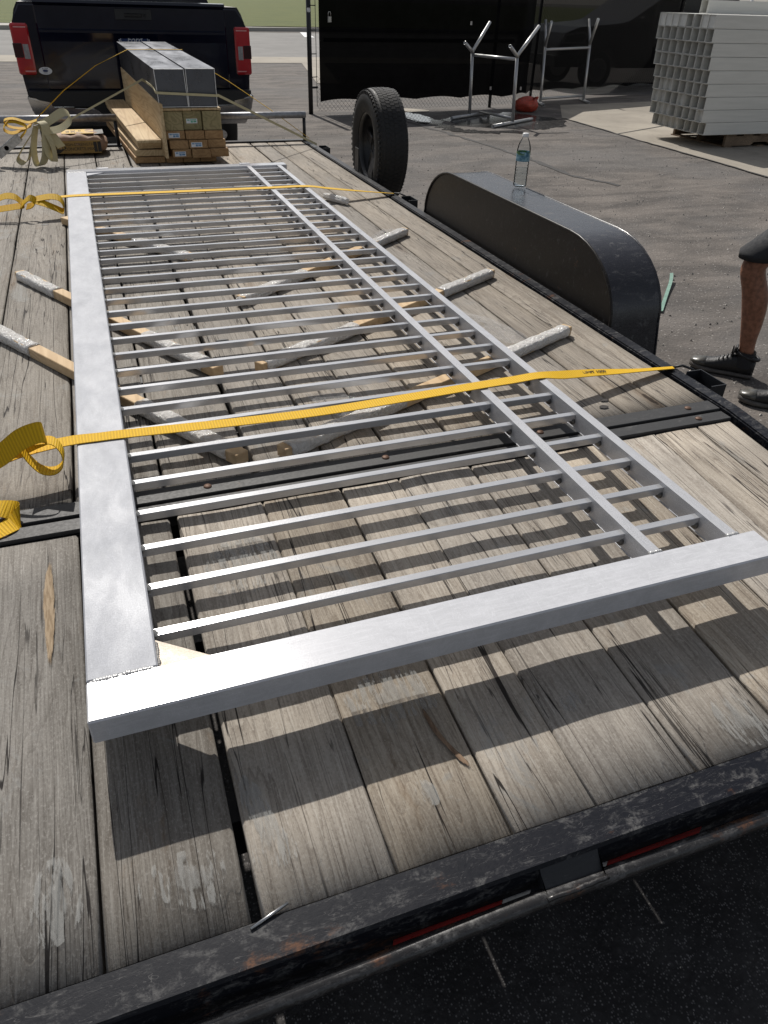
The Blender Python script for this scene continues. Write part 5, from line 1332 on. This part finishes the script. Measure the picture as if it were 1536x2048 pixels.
# shorts
def ringtube(name, cs, mat, par, n=22, wr=.0):
    bm = bmesh.new(); rows = []
    for (c, ra, rb) in cs:
        c = Vector(c); rows.append([bm.verts.new(c+FDIR*math.cos(a)*ra*(1+wr*math.sin(a*5+c.z*30))+FSIDE*math.sin(a)*rb*(1+wr*math.sin(a*4+c.z*23))) for a in [2*math.pi*k/n for k in range(n)]])
    for a_, b_ in zip(rows, rows[1:]):
        for k in range(n): bm.faces.new((a_[k], a_[(k+1)%n], b_[(k+1)%n], b_[k])).smooth = True
    return obj(name, bm, mat, par)
SH = None
for (hs, kn_) in ((.085, knee1), (-.085, knee2)):
    top = hip+FSIDE*hs-V(0,0,.02); bot = kn_+V(0,0,.055)
    SH = ringtube("shorts_leg", [(bot+V(0,0,.012),.074,.074),(bot,.086,.086),(bot+V(0,0,.03),.087,.087),(bot.lerp(top,.35),.096,.094),(bot.lerp(top,.7),.112,.105),(top,.125,.112),(top+V(0,0,.08),.13,.115)], M['shorts'], PE, 22, .03)
ringtube("shorts_waist", [(hip-V(0,0,.05),.14,.185),(hip+V(0,0,.05),.145,.185),(hip+V(0,0,.12),.138,.172)], M['shorts'], PE)
ringtube("shirt", [(hip+V(0,0,.02),.150,.192),(hip+V(0,0,.12),.146,.178),(hip+V(0,0,.25),.142,.172),(hip+V(0,0,.40),.168,.205),(hip+V(0,0,.49),.15,.20),(hip+V(0,0,.54),.09,.12),(hip+V(0,0,.57),.072,.075)], M['shirt'], PE, 26, .02)
for s_ in (1, -1):
    a_, b_ = hip+FSIDE*s_*.17+V(0,0,.48), hip+FSIDE*s_*.235+V(0,0,.27)-FDIR*.02
    obj("sleeve", tube([a_, a_.lerp(b_,.5), b_], .07, 14, None, False, [.078,.074,.070]), M['shirt'], PE)
hb = hip+V(0,0,.755)+FDIR*.012
bm = bmesh.new(); bmesh.ops.create_icosphere(bm, subdivisions=3, radius=.098)
bmesh.ops.delete(bm, geom=[v for v in bm.verts if v.co.z < .01 and v.co.dot(FDIR) > -.02 or v.co.z < -.06], context='VERTS'); bmesh.ops.translate(bm, verts=bm.verts, vec=hb)
obj("hair", bm, M['hair'], PE)
for s_ in (1,-1):
    bm = bmesh.new(); bmesh.ops.create_icosphere(bm, subdivisions=2, radius=.012, matrix=Matrix.Translation(hb+FDIR*.082+FSIDE*s_*.032-V(0,0,.01))); obj("eye", bm, M['eye'], PE)
    bm = bmesh.new(); bmesh.ops.create_icosphere(bm, subdivisions=2, radius=1, matrix=Matrix.Translation(hb+FSIDE*s_*.088-V(0,0,.02)) @ Matrix.Diagonal((.018,.018,.03,1))); obj("ear", bm, M['skin'], PE)
obj("nose", tube([hb+FDIR*.085-V(0,0,.01), hb+FDIR*.108-V(0,0,.045), hb+FDIR*.09-V(0,0,.055)], .012, 8, None, True, [.008,.015,.010]), M['skin'], PE)
obj("mouth", tube([hb+FDIR*.083-FSIDE*.022-V(0,0,.075), hb+FDIR*.090-V(0,0,.077), hb+FDIR*.083+FSIDE*.022-V(0,0,.075)], .006, 6), M['redbag'], PE)
# shoes
def shoe(heel, fdir, seed):
    heel = Vector(heel); f = Vector(fdir).normalized(); sd2 = V(f.y, -f.x, 0); L_ = .305
    E_ = None
    st = [(0,.026,.070,.024),(.03,.034,.085,.022),(.12,.037,.092,.020),(.26,.036,.098,.020),(.40,.037,.088,.020),(.52,.041,.072,.021),(.64,.046,.058,.024),(.76,.048,.051,.027),(.87,.044,.046,.031),(.95,.033,.040,.035),(1.0,.014,.033,.038)]
    def loft(b0, b1, shrink, name, mat, par, s_lo=0, s_hi=1.01):
        bm = bmesh.new(); rows = []; n = 20
        for (s_, w, h, so) in st:
            if not (s_lo <= s_ <= s_hi): continue
            zb, zt_ = b0(s_, h, so), b1(s_, h, so); c = heel+f*(s_*L_); ring = []
            for k in range(n):
                a = 2*math.pi*k/n; ca, sa = math.cos(a), math.sin(a); e_ = .62
                ww = w*shrink*(1-.42*max(0, sa)**1.5 if name != "sole" else 1)
                ring.append(bm.verts.new(c+sd2*math.copysign(abs(ca)**e_, ca)*ww+V(0,0,(zb+zt_)/2+math.copysign(abs(sa)**e_, sa)*(zt_-zb)/2)))
            rows.append(ring)
        for a_, b_ in zip(rows, rows[1:]):
            for k in range(n): bm.faces.new((a_[k], a_[(k+1)%n], b_[(k+1)%n], b_[k])).smooth = True
        bm.faces.new(rows[0][::-1]); bm.faces.new(rows[-1]); return obj(name, bm, mat, par)
    toe = lambda s_: .020*max(0, (s_-.7)/.3)**2
    up_ = loft(lambda s_, h, so: so-.006+toe(s_)*.2, lambda s_, h, so: h+.014, .95, "shoe", M['shoe'], PE)
    loft(lambda s_, h, so: so-.004, lambda s_, h, so: h+.0155, .965, "toe_cap", M['toe'], up_, .70)
    loft(lambda s_, h, so: .001+toe(s_)*.6, lambda s_, h, so: so+.004, 1.06, "sole", M['sole'], up_)
    loft(lambda s_, h, so: so-.002, lambda s_, h, so: h*.72, .985, "heel_counter", M['sole'], up_, 0, .05)
    obj("collar", tube([heel+f*(.16*L_+.048*math.cos(a)*1.15)+sd2*.036*math.sin(a)+V(0,0,.112+.012*math.cos(a)) for a in [2*math.pi*k/16 for k in range(17)]], .0095, 8), M['shoe'], up_)
    obj("tongue", obox(heel+f*(.37*L_)+V(0,0,.128), sd2, (f*.35-V(0,0,1)).normalized(), sd2.cross((f*.35-V(0,0,1)).normalized()), .05,.055,.010,.004), M['shoe'], up_)
    for k in range(5):
        c = heel+f*L_*(.40+.055*k)+V(0,0,.108-.0095*k); obj("lace", tube([c-sd2*.028-V(0,0,.006), c+V(0,0,.004), c+sd2*.028-V(0,0,.006)], .0036, 6), M['trim'], up_)
    c = heel+f*L_*.40+V(0,0,.118)
    obj("lace_loop", tube(catmull([c, c+V(0,0,.03)-sd2*.012, c+V(0,0,.036)-sd2*.026, c-sd2*.022], 5), .003, 6), M['trim'], up_)
h1 = ank1-FDIR*.055-V(0,0,.115); shoe(h1, V(-.69,.73,0), 1)
h2 = ank2-V(-.69,.73,0).normalized()*.055-V(0,0,.095); shoe(h2, V(-.72,.69,0), 2)
for an_ in (ank1, ank2): obj("sock", tube([an_-V(0,0,.06), an_-V(0,0,.01), an_+V(0,0,.018)], .043, 16, None, False, [.047,.044,.043]), M['shorts'], PE)
